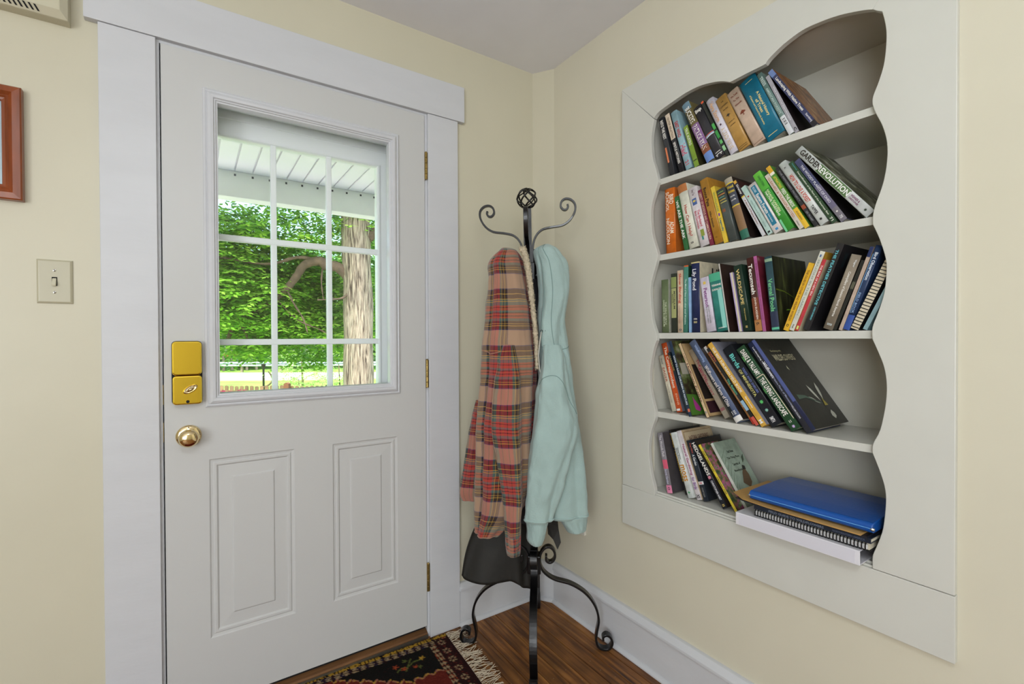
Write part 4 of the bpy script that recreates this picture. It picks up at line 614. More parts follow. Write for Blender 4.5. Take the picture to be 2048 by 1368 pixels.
    if art == 'tanframe':
        quad('cover_band', .008, DEP-.008, H-.056, H-.008, '#8a6a44'); quad('cover_panel', .0095, DEP-.0095, H-.055, H-.0095, '#cbb898', .0003); txt('NATURAL GARDENING', DEP/2, H-.032, .11, .016, '#6a3c34')
    if art == 'blackcover':
        for yy in (.03, .036, .041): quad('cover_stripe', yy, yy+.0008, H-.06, H-.02, '#3f6a70')
    if art == 'forest':
        blob('painted_branch', [(.005, H-.1), (.05, H-.104), (.12, H-.125), (.12, H-.122), (.05, H-.1), (.005, H-.096)], '#5a6a24'); blob('painted_leaf', [(.05, .06), (.06, .064), (.09, .062), (.06, .06)], '#8ac43c')
        blob('painted_grass', [(.06, .03), (.064, .03), (.075, .065)], '#8ac43c')
    if art == 'flower':
        blob('painted_grass_patch', [(.002, .003), (.09, .003), (.08, .05), (.05, .07), (.002, .075)], '#4c7a2c'); blob('painted_petals', [(.03, .02), (.05, .012), (.06, .02), (.05, .035), (.035, .055), (.03, .065), (.028, .04)], '#b03c8c', .0007)
        quad('cover_picture', .01, .06, H-.12, H-.08, '#a8a494')
    if art == 'birdcover':
        for i_, (s_, w_) in enumerate((('Field Notes', .035), ('The Thing Place', .07), ('Secrets of', .04), ('Backyard', .06))): txt(s_, .065, H-.04-.022*i_, w_, .009, '#2c3428')
        blob('painted_bird', [(.05, .08), (.07, .11), (.085, .125), (.095, .12), (.1, .1), (.095, .075), (.075, .06)], '#6a5238'); blob('painted_bird_head', [(.08, .12), (.088, .135), (.1, .13), (.098, .118)], '#2a2420', .0008)
        for a_ in range(7): blob('painted_grass', [(.004, .05+a_*.02), (.006, .05+a_*.02), (.03+a_*.004, .09+a_*.02)], '#4c5c40')
        blob('painted_leaf', [(.1, .14), (.115, .15), (.125, .17), (.108, .16)], '#4c5c48')
    return root
for rec in BOOKS: make_book(rec)
# ------------------------------------------------------------------ things lying on the bottom shelf
ZS = .6608
t = empty('ring_binder', (1.328, .6365, ZS), 'white ring binder lying flat and jutting over the bottom shelf edge', 'binder')
m_bind = mat('white binder vinyl', '#e3e2e8', .3)
def U(parent, name, poly, m, y0, y1, bevel=0):
    q = MB(); q.prism(poly, lambda u, v, w: (u, w, v), y0, y1); return rel(q.build(name, m, parent, bevel=bevel))
U(t, 'cover', [(1.328, ZS), (1.585, ZS), (1.585, ZS+.0025), (1.332, ZS+.0025), (1.332, ZS+.0335), (1.585, ZS+.0335), (1.585, ZS+.036), (1.328, ZS+.036)], m_bind, .479, .794, .001)
q = MB(); q.box(1.350, 1.372, .50, .773, ZS+.0027, ZS+.005)
for yy in (.53, .6365, .743):
    q.tube([(1.361+.0125*math.cos(a/12*2*math.pi), yy, ZS+.0185+.0125*math.sin(a/12*2*math.pi)) for a in range(12)], .0012, 6, closed=True)
rel(q.build('ring_mechanism', m_chrome, t)); rel(bx('spine_pocket', (1.3272, 1.3278, .489, .784, ZS+.003, ZS+.033), mat('clear pocket', '#dcdbe4', .12), t))
z = ZS+.0362
t = empty('comb_bound_book', (1.345, .604, z), 'black comb-bound manual with white page edges lying on the white binder', 'book', 'books on the bottom shelf')
rel(bx('page_block', (1.3478, 1.56, .466, .745, z+.002, z+.019), m_page, t)); rel(bx('cover', (1.3435, 1.562, .464, .747, z, z+.0018), m_dark, t)); rel(bx('cover', (1.3435, 1.562, .464, .747, z+.0192, z+.021), m_dark, t))
mb_black = mat('black plastic comb', '#18181b', .3)
mb_w = mat('white plastic comb', '#cfcfd0', .4)
q = MB(); q.box(1.3395, 1.3470, .468, .743, z+.004, z+.017); rel(q.build('comb_spine', mb_w, t, bevel=.002))
q = MB()
for i in range(36):
    yy = .4705+i*.0077; q.strip([(1.3490, yy, z+.0213), (1.3425, yy, z+.0215), (1.3375, yy, z+.0165), (1.3365, yy, z+.0105), (1.3380, yy, z+.004), (1.3430, yy, z+.0008)], (0, 1, 0), .0026, .0012)
tag(rel(q.build('comb_rings', mb_black, t)), kind='stuff')
z += .0225
rec = None
def flat_book(name, x0, x1, y0, y1, z, h, cov, label, cat='book', group='books on the bottom shelf', texts=(), tilt=0):
    t = empty(name, (x0, (y0+y1)/2, z), label, cat, group)
    rel(bx('cover', (x0+.0005, x1, y0, y1, z, z+.0018), cover(cov), t)); rel(bx('cover', (x0+.0005, x1, y0, y1, z+h-.0018, z+h), cover(cov), t))
    rel(bx('spine', (x0, x0+.002, y0, y1, z+.0001, z+h-.0001), cover(cov), t, bevel=.0008)); rel(bx('page_block', (x0+.0025, x1-.002, y0+.002, y1-.002, z+.002, z+h-.002), m_page, t))
    for (s_, ya, yb_, hh, col) in texts:
        if s_ not in TXT: continue
        vs, fs, _a = TXT[s_]; q = MB(); q.add([(x0-.0006, (ya+yb_)/2-u*abs(yb_-ya), z+h/2+v*hh) for u, v in vs], fs); rel(q.build('spine_lettering', ink(col), t, fix=False))
    return t
flat_book('book', 1.334, 1.55, .458, .742, z, .0125, '#1d2634', 'thin navy book lying between the comb-bound manual and the manila envelope', texts=[('FIELD GUIDE TO WILDFLOWERS', .70, .56, .006, '#7a8496'), ('NORTHEASTERN AMERICA', .54, .47, .005, '#56617a')])
z += .0127
t = empty('document_folder', (1.325, .63, z), 'thin black plastic folder under the manila envelope', 'folder')
q = MB(); vs = []
for i, (yy, dz) in enumerate(((.795, .004), (.76, .0005), (.70, 0), (.60, 0), (.465, 0))):
    for xx in (1.330, 1.55): vs += [(xx, yy, z+dz), (xx, yy, z+dz+.0035)]
fs = []
for i in range(4):
    a = i*4; b = a+4; fs += [(a, b, b+2, a+2), (a+1, a+3, b+3, b+1), (a, a+1, b+1, b), (a+2, b+2, b+3, a+3)]
q.add(vs, fs+[(0, 2, 3, 1), (16, 17, 19, 18)]); rel(q.build('folder_leaf', mat('black polypropylene', '#26262c', .3), t))
z += .0045
t = empty('manila_envelope', (1.32, .64, z), 'tan manila envelope sticking out from under the blue pad folder', 'envelope')
q = MB(); vs = []
for (yy, dz) in ((.815, .0075), (.77, .0045), (.70, .001), (.60, .0002), (.475, .0002)):
    for xx in (1.322+(.03 if yy > .8 else 0), 1.55): vs += [(xx, yy, z+dz), (xx, yy, z+dz+.0016)]
q.add(vs, fs+[(0, 2, 3, 1), (16, 17, 19, 18)]); rel(q.build('envelope_body', mat('manila paper', '#c59a58', .6, bump=.1, bscale=90), t))
rel(bx('envelope_flap', (1.324, 1.36, .4765, .692, z+.0018, z+.0023), mat('manila paper light', '#cfa564', .6), t))
z += .0064
t = empty('pad_folder', (1.34, .60, z), 'royal blue zip pad folder lying on top of the pile on the bottom shelf', 'folder')
m_blue = mat('blue leatherette', '#1452a4', .3, bump=.2, bscale=180); m_blue2 = mat('blue vinyl top', '#1f4a8c', .42, bump=.25, bscale=160)
q = MB(); prof = []
for k in range(9):
    a = math.pi/2+math.pi*k/8; prof.append((1.348+.0125*math.cos(a), z+.0125+.0125*math.sin(a)))
prof = [(1.575, z+.026)]+[(1.50, z+.029), (1.40, z+.0275)]+prof+[(1.575, z)]
q.prism(prof, lambda u, v, w: (u, w, v), .456, .758); o = rel(q.build('folder_cover', m_blue, t, bevel=.002))
q = MB(); q.tube([(1.3362, .459, z+.0125), (1.3355, .60, z+.0125), (1.3362, .754, z+.0125)], .0009, 6); rel(q.build('stitched_piping', mat('light blue piping', '#6fb2e8', .4), t))
for yy in (.4565, .7575):
    q = MB(); q.lathe([(.003, -.004), (.0045, 0), (.003, .004)], (1.338, yy, z+.011), (0, 1, 0), 12); rel(q.build('corner_cap', m_chrome, t))

# ------------------------------------------------------------------ wrought iron coat rack
RC = Vector((1.108, 1.4915, 0)); LAT = Vector((.8305, -.557, 0)); VD = Vector((.557, .8305, 0))
DR = Vector((.222, -.175, 0)).normalized(); DF = Vector((-DR.y, DR.x, 0))
rack = empty('coat_rack', RC, 'black wrought iron coat rack with scrolled hooks, basket finial and four curled feet', 'coat rack')
def sh(z): return RC+LAT*(-.028*z/1.75)
def P3(dr, r, z, w=0): p = sh(z)+dr*r; return Vector((p.x, p.y, z))
q = MB(); n = 12
for i in range(n):
    z0, z1 = .24+(1.715-.24)*i/n, .24+(1.715-.24)*(i+1)/n
    vs = []
    for z_ in (z0, z1):
        c = sh(z_)
        for a, b in ((-1, -1), (1, -1), (1, 1), (-1, 1)): p = c+DR*.0155*a+DF*.0155*b; vs.append((p.x, p.y, z_))
    q.add(vs, [(0, 1, 5, 4), (1, 2, 6, 5), (2, 3, 7, 6), (3, 0, 4, 7)]+([(0, 3, 2, 1)] if i == 0 else [])+([(4, 5, 6, 7)] if i == n-1 else []))
rel(q.build('pole', m_iron, rack))
q = MB()
for zc in (.33, 1.47):
    for (za, zb, hw) in ((zc-.035, zc+.035, .026),):
        c = sh(zc); mt = Matrix((DR, DF, Vector((0, 0, 1)))).transposed().to_4x4(); mt.translation = Vector((c.x, c.y, 0)); q.box(-hw, hw, -hw, hw, za, zb, mtx=mt)
rel(q.build('collar', m_iron, rack, bevel=.003))
# basket finial: eight spiralling rods
q = MB(); c = sh(1.76); c = Vector((c.x, c.y, 1.758)); R = .0355
for k in range(6):
    pts = []
    for i in range(21):
        th = math.pi*i/20; ph = 2*math.pi*k/6+th*.9+.3
        r = R*math.sin(th)*.97+.004; pts.append(c+Vector((r*math.cos(ph), r*math.sin(ph), -R*math.cos(th)*1.02)))
    q.tube(pts, .0034, 7)
for k in range(3):
    pts = []
    for i in range(21):
        th = math.pi*i/20; ph = 2*math.pi*k/3-th*1.1
        r = R*1.02*math.sin(th)+.004; pts.append(c+Vector((r*math.cos(ph), r*math.sin(ph), -R*math.cos(th)*1.02)))
    q.tube(pts, .0026, 7)
q.lathe([(.010, -.002), (.012, .004), (.006, .009)], (c.x, c.y, 1.714), (0, 0, 1), 12); q.lathe([(.007, -.003), (.008, .001), (.002, .004)], (c.x, c.y, 1.794), (0, 0, 1), 12)
rel(q.build('basket_finial', m_iron, rack, smooth=True))
HK = [(.0170, 1.48), (.0175, 1.53), (.0205, 1.575), (.033, 1.610), (.056, 1.632), (.090, 1.641), (.135, 1.648), (.165, 1.668), (.184, 1.700), (.185, 1.728), (.170, 1.746), (.149, 1.750), (.134, 1.740), (.130, 1.722), (.139, 1.709), (.151, 1.708), (.158, 1.718), (.156, 1.729)]
LK = [(.0170, 1.36), (.0175, 1.40), (.020, 1.435), (.034, 1.462), (.056, 1.468), (.078, 1.476), (.092, 1.496), (.090, 1.518), (.074, 1.524), (.066, 1.512), (.072, 1.503)]
LG = [(.0500, .363), (.0495, .345), (.062, .336), (.077, .342), (.086, .360), (.082, .382), (.066, .396), (.047, .393), (.030, .374), (.0235, .345), (.030, .312), (.050, .289), (.085, .270), (.149, .254), (.205, .222), (.243, .175), (.258, .121), (.250, .072), (.246, .040), (.254, .015), (.275, .0045), (.298, .008), (.311, .029), (.304, .052), (.288, .060), (.275, .052), (.275, .038)]
m_iron2 = m_iron
for i_, (d, dz) in enumerate(((DR, .002), (-DR, -.018), (-DF, -.058), (DF, -.05))):
    s_ = Vector((-d.y, d.x, 0))
    def arm(name, prof, w, th_, dz_=0, sc=1):
        pts = [P3(d, p[0]*sc, p[1]) for p in crom([(a, b, 0) for a, b in prof], 5)]
        pts = [Vector((p.x, p.y, p.z+dz_)) for p in pts]
        q = MB(); q.strip(pts, s_, w, th_); return rel(q.build(name, m_iron, rack, bevel=.0012))
    arm('scroll_hook', HK, .016, .0075, dz, 1 if i_ < 2 else .75); arm('lower_hook', LK, .016, .005)
    arm('leg', LG, .028, .0085, sc=.955)

# ------------------------------------------------------------------ garments
def GP(u, w, z): p = Vector((1.116, 1.486, 0))+LAT*u+VD*w; return Vector((p.x, p.y, z))
def interp(rows, t):
    n = len(rows)-1; x = min(max(t, 0), 1)*n; i = min(int(x), n-1); f = x-i
    P = [rows[max(0, min(n, i+k))] for k in (-1, 0, 1, 2)]
    return [.5*(2*P[1][j]+(-P[0][j]+P[2][j])*f+(2*P[0][j]-5*P[1][j]+4*P[2][j]-P[3][j])*f*f+(-P[0][j]+3*P[1][j]-3*P[2][j]+P[3][j])*f**3) for j in range(5)]
def gsurf(rows, seed, folds, amp, t, th, out=0, power=2.5):
    z, uc, hw, w, hd = interp(rows, t)
    e = 2/power; cx, sx = math.cos(th), math.sin(th)
    x = hw*math.copysign(abs(cx)**e, cx); y = hd*math.copysign(abs(sx)**e, sx)
    fr = 0
    for k, (f, a, ph, tw) in enumerate(folds): fr += a*(2.3*math.sqrt(math.sin((f*th+ph+tw*t*3)/2)**2+.015)-1.4)
    fr = amp*fr*min(1, t*5+.1)
    nz = noise.noise(Vector((math.cos(th)*1.3+seed, math.sin(th)*1.3, z*7)))*.012*min(1, hw/.05)+noise.noise(Vector((math.cos(th)*3+seed, math.sin(th)*3, z*22)))*.004
    wr = noise.noise(Vector((math.cos(th)*1.5-seed, math.sin(th)*2, z*30+math.cos(th)*3)))*.0022
    s_ = 1+fr; nl = math.hypot(x/hw**2 if hw else 0, y/hd**2 if hd else 0) or 1
    nx, ny = (x/hw**2)/nl, (y/hd**2)/nl
    return GP(uc+x*s_*.97+nx*(nz*.5+wr+out), w+y*s_+ny*(nz+wr+out), z)
def tubecloth(name, rows, seed, folds, amp, m, parent, nt=90, na=96, hem=.012, power=2.5, ribs=0):
    q = MB(); vs = []; uvs = []
    R_ = [[gsurf(rows, seed, folds, amp, i/nt, 2*math.pi*k/na, (.0012*math.sin(ribs*k*2*math.pi/na) if ribs else 0), power) for k in range(na)] for i in range(nt+1)]
    per = []
    for r in R_:
        acc = [0]
        for k in range(na): acc.append(acc[-1]+(r[(k+1) % na]-r[k]).length)
        per.append(acc)
    mean = [sum(p[k] for p in per[len(per)//3:])/max(1, len(per[len(per)//3:])) for k in range(na+1)]
    o = q.add([p for r in R_ for p in r], [])
    fs, fuv = [], []; length = [0]
    for i in range(nt): length.append(length[-1]+(R_[i+1][0]-R_[i][0]).length)
    for i in range(nt):
        for k in range(na):
            k2 = (k+1) % na; fs.append((i*na+k, (i+1)*na+k, (i+1)*na+k2, i*na+k2))
            fuv.append(((mean[k], R_[i][k].z), (mean[k], R_[i+1][k].z), (mean[k+1], R_[i+1][k2].z), (mean[k+1], R_[i][k2].z)))
    q.f = list(fs)
    # closed dome on top, turned-in hem below
    tc = sum((p for p in R_[0]), Vector())/na; ti = len(q.v); q.v.append(tuple(tc+Vector((0, 0, .004))))
    for k in range(na): q.f.append((k, (k+1) % na, ti)); fuv.append(((0, 0),)*3)
    ctr = sum((p for p in R_[nt]), Vector())/na; b0 = len(q.v)
    for k in range(na): q.v.append(tuple(R_[nt][k].lerp(ctr, .12)+Vector((0, 0, .001))))
    for k in range(na): q.v.append(tuple(R_[nt][k].lerp(ctr, .25)+Vector((0, 0, .05))))
    for k in range(na):
        k2 = (k+1) % na; q.f.append((nt*na+k, b0+k, b0+k2, nt*na+k2)); q.f.append((b0+k, b0+na+k, b0+na+k2, b0+k2)); fuv += [((mean[k], R_[nt][k].z),)*4]*2
    q.f.append(tuple(b0+na+k for k in range(na))); fuv.append(((0, 0),)*na)
    q.mi = [0]*len(q.f)
    ob = q.build(name, m, parent, smooth=True, fix=False)
    uvl = ob.data.uv_layers.new(name='UVMap'); flat = []
    for u in fuv:
        for a in u: flat += [a[0], a[1]]
    uvl.data.foreach_set('uv', flat)
    return ob
def plaid_material():
    m = bpy.data.materials.new('brushed plaid flannel'); m.use_nodes = True; t = m.node_tree; p = t.nodes['Principled BSDF']
    p.inputs['Roughness'].default_value = .9; p.inputs['Sheen Weight'].default_value = .25
    uv = t.nodes.new('ShaderNodeUVMap'); uv.uv_map = 'UVMap'
    nz = t.nodes.new('ShaderNodeTexNoise'); nz.inputs['Scale'].default_value = 18; nz.inputs['Detail'].default_value = 1
    sub = t.nodes.new('ShaderNodeVectorMath'); sub.operation = 'SUBTRACT'; sub.inputs[1].default_value = (.5, .5, .5)
    sc = t.nodes.new('ShaderNodeVectorMath'); sc.operation = 'SCALE'; sc.inputs['Scale'].default_value = .006
    ad = t.nodes.new('ShaderNodeVectorMath'); ad.operation = 'ADD'
    t.links.new(uv.outputs[0], nz.inputs['Vector']); t.links.new(nz.outputs['Color'], sub.inputs[0]); t.links.new(sub.outputs[0], sc.inputs[0]); t.links.new(sc.outputs[0], ad.inputs[0]); t.links.new(uv.outputs[0], ad.inputs[1])
    sp = t.nodes.new('ShaderNodeSeparateXYZ'); t.links.new(ad.outputs[0], sp.inputs[0])
    TAN, BR, YE, TE, OR, RD, BK, NV, PK = '#ab8c72', '#34231a', '#c29a40', '#4a625c', '#a8452c', '#b02438', '#120c0e', '#2c3460', '#d07a78'
    Hs = [(0, TAN), (.20, NV), (.215, BR), (.27, YE), (.282, BR), (.31, YE), (.32, BR), (.36, TE), (.41, OR), (.445, BK), (.46, OR), (.50, BK), (.512, TE), (.55, OR), (.60, BK), (.612, OR), (.64, TE), (.70, YE), (.712, TE), (.74, YE), (.752, BR), (.83, YE), (.842, BR), (.92, NV), (.935, TAN), (1, TAN)]
    Vs = [(0, TAN), (.22, NV), (.232, BR), (.27, YE), (.282, BR), (.32, TE), (.36, RD), (.42, BK), (.43, RD), (.46, OR), (.48, RD), (.53, BK), (.54, RD), (.60, TE), (.64, YE), (.652, BR), (.70, YE), (.712, BR), (.76, NV), (.772, TAN), (1, TAN)]
    outs = []
    for ax, st, per, off in (('Y', Hs, .205, .03), ('X', Vs, .20, .095)):
        a = t.nodes.new('ShaderNodeMath'); a.operation = 'ADD'; a.inputs[1].default_value = off+5*per
        d = t.nodes.new('ShaderNodeMath'); d.operation = 'DIVIDE'; d.inputs[1].default_value = per
        f = t.nodes.new('ShaderNodeMath'); f.operation = 'FRACT'
        t.links.new(sp.outputs[ax], a.inputs[0]); t.links.new(a.outputs[0], d.inputs[0]); t.links.new(d.outputs[0], f.inputs[0])
        r = ramp(t, st, 'CONSTANT'); t.links.new(f.outputs[0], r.inputs[0]); outs.append(r)
    tw = t.nodes.new('ShaderNodeTexNoise'); tw.inputs['Scale'].default_value = 900; t.links.new(uv.outputs[0], tw.inputs['Vector'])
    mr = t.nodes.new('ShaderNodeMapRange'); mr.inputs['From Min'].default_value = .35; mr.inputs['From Max'].default_value = .65; mr.inputs['To Min'].default_value = .22; mr.inputs['To Max'].default_value = .58
    t.links.new(tw.outputs['Fac'], mr.inputs['Value'])
    mx = t.nodes.new('ShaderNodeMix'); mx.data_type = 'RGBA'; t.links.new(mr.outputs[0], mx.inputs['Factor']); t.links.new(outs[0].outputs[0], mx.inputs[6]); t.links.new(outs[1].outputs[0], mx.inputs[7])
    t.links.new(mx.outputs[2], p.inputs['Base Color'])
    b = t.nodes.new('ShaderNodeBump'); b.inputs['Strength'].default_value = .5; b.inputs['Distance'].default_value = .002; t.links.new(tw.outputs['Fac'], b.inputs['Height']); t.links.new(b.outputs[0], p.inputs['Normal'])
    return m
m_plaid = plaid_material()
m_mint = mat('mint sweatshirt fleece', '#a3bbb7', .92, bump=.35, bscale=220, var=.05, vscale=14, sheen=.2)
m_seam = mat('mint seam', '#7d9793', .9)
m_fleece = mat('cream shearling', '#cfc2a8', .95, bump=1, bscale=260, var=.2, vscale=120)
m_rain = mat('dark olive rain shell', '#1a1813', .65, bump=.4, bscale=20)
m_lining = mat('black pleated lining', '#141416', .55)
F1 = [(3, .5, .4, .5), (5, .5, 1.9, -.6), (8, .32, .7, .4), (13, .14, 2.0, .3)]
F2 = [(3, .5, 1.2, -.4), (4, .5, .2, .5), (7, .35, 2.4, .3)]
pj_ = empty('plaid_jacket', GP(-.11, -.07, 1.5), 'brown and red plaid jacket with cream fleece lining, hung on the rack left side', 'jacket')
rel(tubecloth('jacket_body', GARM['plaid_body'], 1.3, F1, .15, m_plaid, pj_, 130, 120))
rel(tubecloth('sleeve', GARM['plaid_sleeve'], 4.1, F2, .07, m_plaid, pj_, 70, 64)); rel(tubecloth('cuff', GARM['plaid_cuff'], 4.1, F2[:1], .02, m_plaid, pj_, 14, 64, power=2.2))
rel(tubecloth('sleeve', GARM['plaid_sleeve_far'], 7.7, F2, .07, m_plaid, pj_, 40, 56))
def seam(rows, seed, folds, amp, path, name, m, parent, r=.0011, n=40, power=2.5, out=.001):
    pts = crom([(a, b, 0) for a, b in path], 10); q = MB()
    q.tube([gsurf(rows, seed, folds, amp, p.x, p.y, out, power) for p in pts], r, 6); return rel(q.build(name, m, parent, smooth=True))
# fleece strip down the open edge of the hood
m_n = 60; line = crom([(-.060, 1.545, 0), (-.046, 1.50, 0), (-.036, 1.44, 0), (-.026, 1.354, 0), (-.014, 1.243, 0), (-.010, 1.169, 0), (-.008, 1.10, 0)], 14); q = MB(); rf = random.Random(5)
rs = [.0105*(1-.6*i/len(line))+.002*rf.random() for i in range(len(line))]
q.tube([GP(p.x, -.125+.0*p.y, p.y) for p in line], rs, 14); o = q.build('fleece_edge', m_fleece, pj_, smooth=True)
rel(o)
for v in o.data.vertices:
    v.co += Vector(noise.noise_vector(v.co*160))*.004+Vector(noise.noise_vector(v.co*420))*.003
q = MB()
for i in range(3200):
    p = line[rf.randrange(len(line))]; rr_ = .0105*(1-.6*(1.545-p.y)/.45); a = rf.uniform(0, 2*math.pi); c = GP(p.x+rr_*math.cos(a), -.125+rr_*math.sin(a), p.y+rf.uniform(-.006, .006))
    d = (GP(p.x+.02*math.cos(a), -.125+.02*math.sin(a), p.y+rf.uniform(-.012, .012))-c).normalized()*rf.uniform(.003, .008); s_ = Vector((rf.uniform(-1, 1), rf.uniform(-1, 1), rf.uniform(-1, 1)))*.0008
    q.add([c-s_, c+s_, c+d], [(0, 1, 2)])
tag(rel(q.build('fleece_tufts', m_fleece, pj_, fix=False)), kind='stuff')
seam(GARM['plaid_body'], 1.3, F1, .15, [(.50, 3.3), (.515, 4.0), (.50, 4.7)], 'shoulder_seam', m_plaid, pj_, .0016)
seam(GARM['plaid_body'], 1.3, F1, .15, [(.985, 3.2), (.985, 4.2), (.985, 5.2)], 'hem_seam', m_plaid, pj_, .0016)

mh = empty('hoodie', GP(.05, -.05, 1.5), 'pale mint green hoodie hanging by its hood on the right of the rack', 'hoodie')
rel(tubecloth('hoodie_body', GARM['mint_hood'], 11.2, [(3, .4, 2.0, .3), (5, .4, .6, -.4), (8, .2, 1.1, .4)], .09, m_mint, mh, 120, 110))
rel(tubecloth('hem_band', GARM['mint_hem'], 11.2, [(3, .4, 2.0, .3)], .04, m_mint, mh, 16, 110, ribs=50))
rel(tubecloth('sleeve', GARM['mint_sleeve'], 14.6, [(3, .5, 1.7, .5), (5, .4, 2.2, .5)], .08, m_mint, mh, 90, 80))
rel(tubecloth('cuff', GARM['mint_cuff'], 14.6, [(3, .3, 1.7, .2)], .03, m_mint, mh, 20, 90, ribs=36, power=2.1))
MHF = [(3, .4, 2.0, .3), (5, .4, .6, -.4), (8, .2, 1.1, .4)]
seam(GARM['mint_hood'], 11.2, MHF, .09, [(.04, 4.35), (.2, 4.45), (.4, 4.6), (.6, 4.75)], 'hood_seam', m_seam, mh)
seam(GARM['mint_hood'], 11.2, MHF, .09, [(.0, 3.9), (.2, 3.95), (.4, 4.0), (.62, 4.05)], 'hood_hem_seam', m_seam, mh)
seam(GARM['mint_hood'], 11.2, MHF, .09, [(.56, 4.0), (.575, 4.6), (.57, 5.4), (.56, 6.1)], 'neck_seam', m_seam, mh)
seam(GARM['mint_sleeve'], 14.6, [(3, .5, 1.7, .5), (5, .4, 2.2, .5)], .08, [(.28, 3.4), (.24, 4.2), (.24, 4.9), (.32, 5.6), (.42, 6.2)], 'armhole_seam', m_seam, mh)
seam(GARM['mint_sleeve'], 14.6, [(3, .5, 1.7, .5), (5, .4, 2.2, .5)], .08, [(.975, 2.9+k*.35) for k in range(11)], 'cuff_seam', m_mint, mh, .0036, out=.0006)
seam(GARM['mint_hood'], 11.2, MHF, .09, [(.985, 2.9+k*.35) for k in range(11)], 'waist_seam', m_mint, mh, .0034, out=.0006)
q = MB(); q.tube([GP(*p) for p in ((.008, -.134, 1.235), (.002, -.139, 1.20), (-.003, -.138, 1.15), (.001, -.137, 1.10), (.006, -.136, 1.075))], .0022, 8); rel(q.build('drawstring', mat('cream cord', '#c9c8be', .8, bump=.6, bscale=400), mh, smooth=True))
q = MB()
for (u, z_) in ((.0085, 1.238), (.026, 1.238)):
    c = GP(u, -.1335, z_); q.tube([c+LAT*.0042*math.cos(a*math.pi/6)+Vector((0, 0, .0042*math.sin(a*math.pi/6))) for a in range(12)], .0011, 6, closed=True)
rel(q.build('eyelets', m_iron, mh, smooth=True))

rj = empty('raincoat', GP(0, .02, 1.4), 'dark olive black raincoat hanging behind the plaid jacket and mint hoodie', 'coat')
rel(tubecloth('coat_body', GARM['black_upper'], 21.0, [(4, .5, 0, .2), (7, .4, 1, .3)], .08, m_lining, rj, 60, 80))
q = MB()
for i in range(7):
    u0 = -.040+i*.0075; q.tube([GP(u0*.6-.004, -.030, 1.44), GP(u0*.8-.004, -.040, 1.25), GP(u0-.004, -.045, 1.0)], .0016, 6)
rel(q.build('pleats', mat('grey black pleat', '#2a2a30', .4), rj, smooth=True))
# lower part flares out to the left, its hem hanging in points
hemL = [(-.300, .284), (-.288, .268), (-.25, .262), (-.19, .258), (-.126, .262), (-.100, .262), (-.075, .250), (-.059, .232), (-.035, .230), (-.012, .236), (-.012, .27)]
topL = [(-.235, .50), (-.222, .50), (-.20, .50), (-.17, .50), (-.14, .50), (-.11, .50), (-.085, .50), (-.06, .50), (-.04, .50), (-.02, .50), (-.005, .50)]
q = MB(); nn = 24; H_ = crom([(a, b, 0) for a, b in hemL], 5); T_2 = crom([(a, b, 0) for a, b in topL], 5); m_ = len(H_)
grid = []
for j in range(nn+1):
    for i in range(m_):
        f = j/nn; u = T_2[i].x*(1-f)+H_[i].x*f; z_ = T_2[i].y*(1-f)+H_[i].y*f
        if i < 6: u += -.012*math.sin(math.pi*f)*(1-i/6)
        grid.append(GP(u, .005+.008*f*math.sin(i*.37)+.008*math.sin(i*.17+f*2)-.02*f, z_))
q.add(grid, [(j*m_+i, j*m_+i+1, (j+1)*m_+i+1, (j+1)*m_+i) for j in range(nn) for i in range(m_-1)])
o = rel(q.build('coat_skirt', m_rain, rj, smooth=True, fix=False)); s_ = o.modifiers.new('thickness', 'SOLIDIFY'); s_.thickness = .002
q = MB(); P_ = [(.036, .50), (.078, .50), (.082, .46), (.090, .41), (.076, .384), (.060, .42), (.040, .44)]
q.prism(P_, lambda u, v, w: GP(u, w+.01*math.sin(v*30), v), .0, .006); rel(q.build('coat_tail', m_rain, rj))

# ------------------------------------------------------------------ on the walls
t = empty('picture_frame', (-.57, YW, 1.73), 'cherry wood picture frame on the wall left of the door, cut by the photo edge', 'picture frame')
fr = rel(frame('frame_moulding', -.83, -.374, 1.583, 1.880, [(0, 1.789), (0, 1.768), (.003, 1.765), (.017, 1.762), (.022, 1.767), (.025, 1.770), (.028, 1.768), (.032, 1.772), (.038, 1.774), (.040, 1.778), (.040, 1.789)], m_cherry, t))
rel(bx('picture', (-.79, -.414, 1.784, 1.788, 1.623, 1.840), mat('pale blue print', '#b9cdd6', .5, var=.1), t)); rel(bx('picture_glass', (-.7895, -.4145, 1.780, 1.7825, 1.6235, 1.8395), m_glass, t))
t = empty('light_switch', (-.317, YW, 1.374), 'almond toggle light switch plate left of the door casing', 'light switch')
q = MB(); vs = []
X0, X1, Z0, Z1 = -.3535, -.2800, 1.3140, 1.4345
for ins, y in ((0, YW-.0002), (.0006, YW-.004), (.0045, YW-.0068), (.006, YW-.007)):
    vs += [(X0+ins, y, Z0+ins), (X1-ins, y, Z0+ins), (X1-ins, y, Z1-ins), (X0+ins, y, Z1-ins)]
q.add(vs, [(i*4+k, i*4+(k+1) % 4, i*4+4+(k+1) % 4, i*4+4+k) for i in range(3) for k in range(4)]+[(12, 13, 14, 15), (3, 2, 1, 0)]); rel(q.build('wall_plate', m_plate, t))
xc, zc = -.3168, 1.3745
rel(bx('toggle_slot', (xc-.0055, xc+.0055, YW-.0078, YW-.0069, zc-.012, zc+.012), m_dark, t)); q = MB()
q.prism([(YW-.0079, zc+.009), (YW-.0079, zc-.009), (YW-.017, zc-.0135), (YW-.019, zc-.008), (YW-.011, zc+.006)], lambda u, v, w: (w, u, v), xc-.0042, xc+.0042); rel(q.build('toggle', mat('ivory toggle', '#cfcbb4', .3), t, bevel=.001))
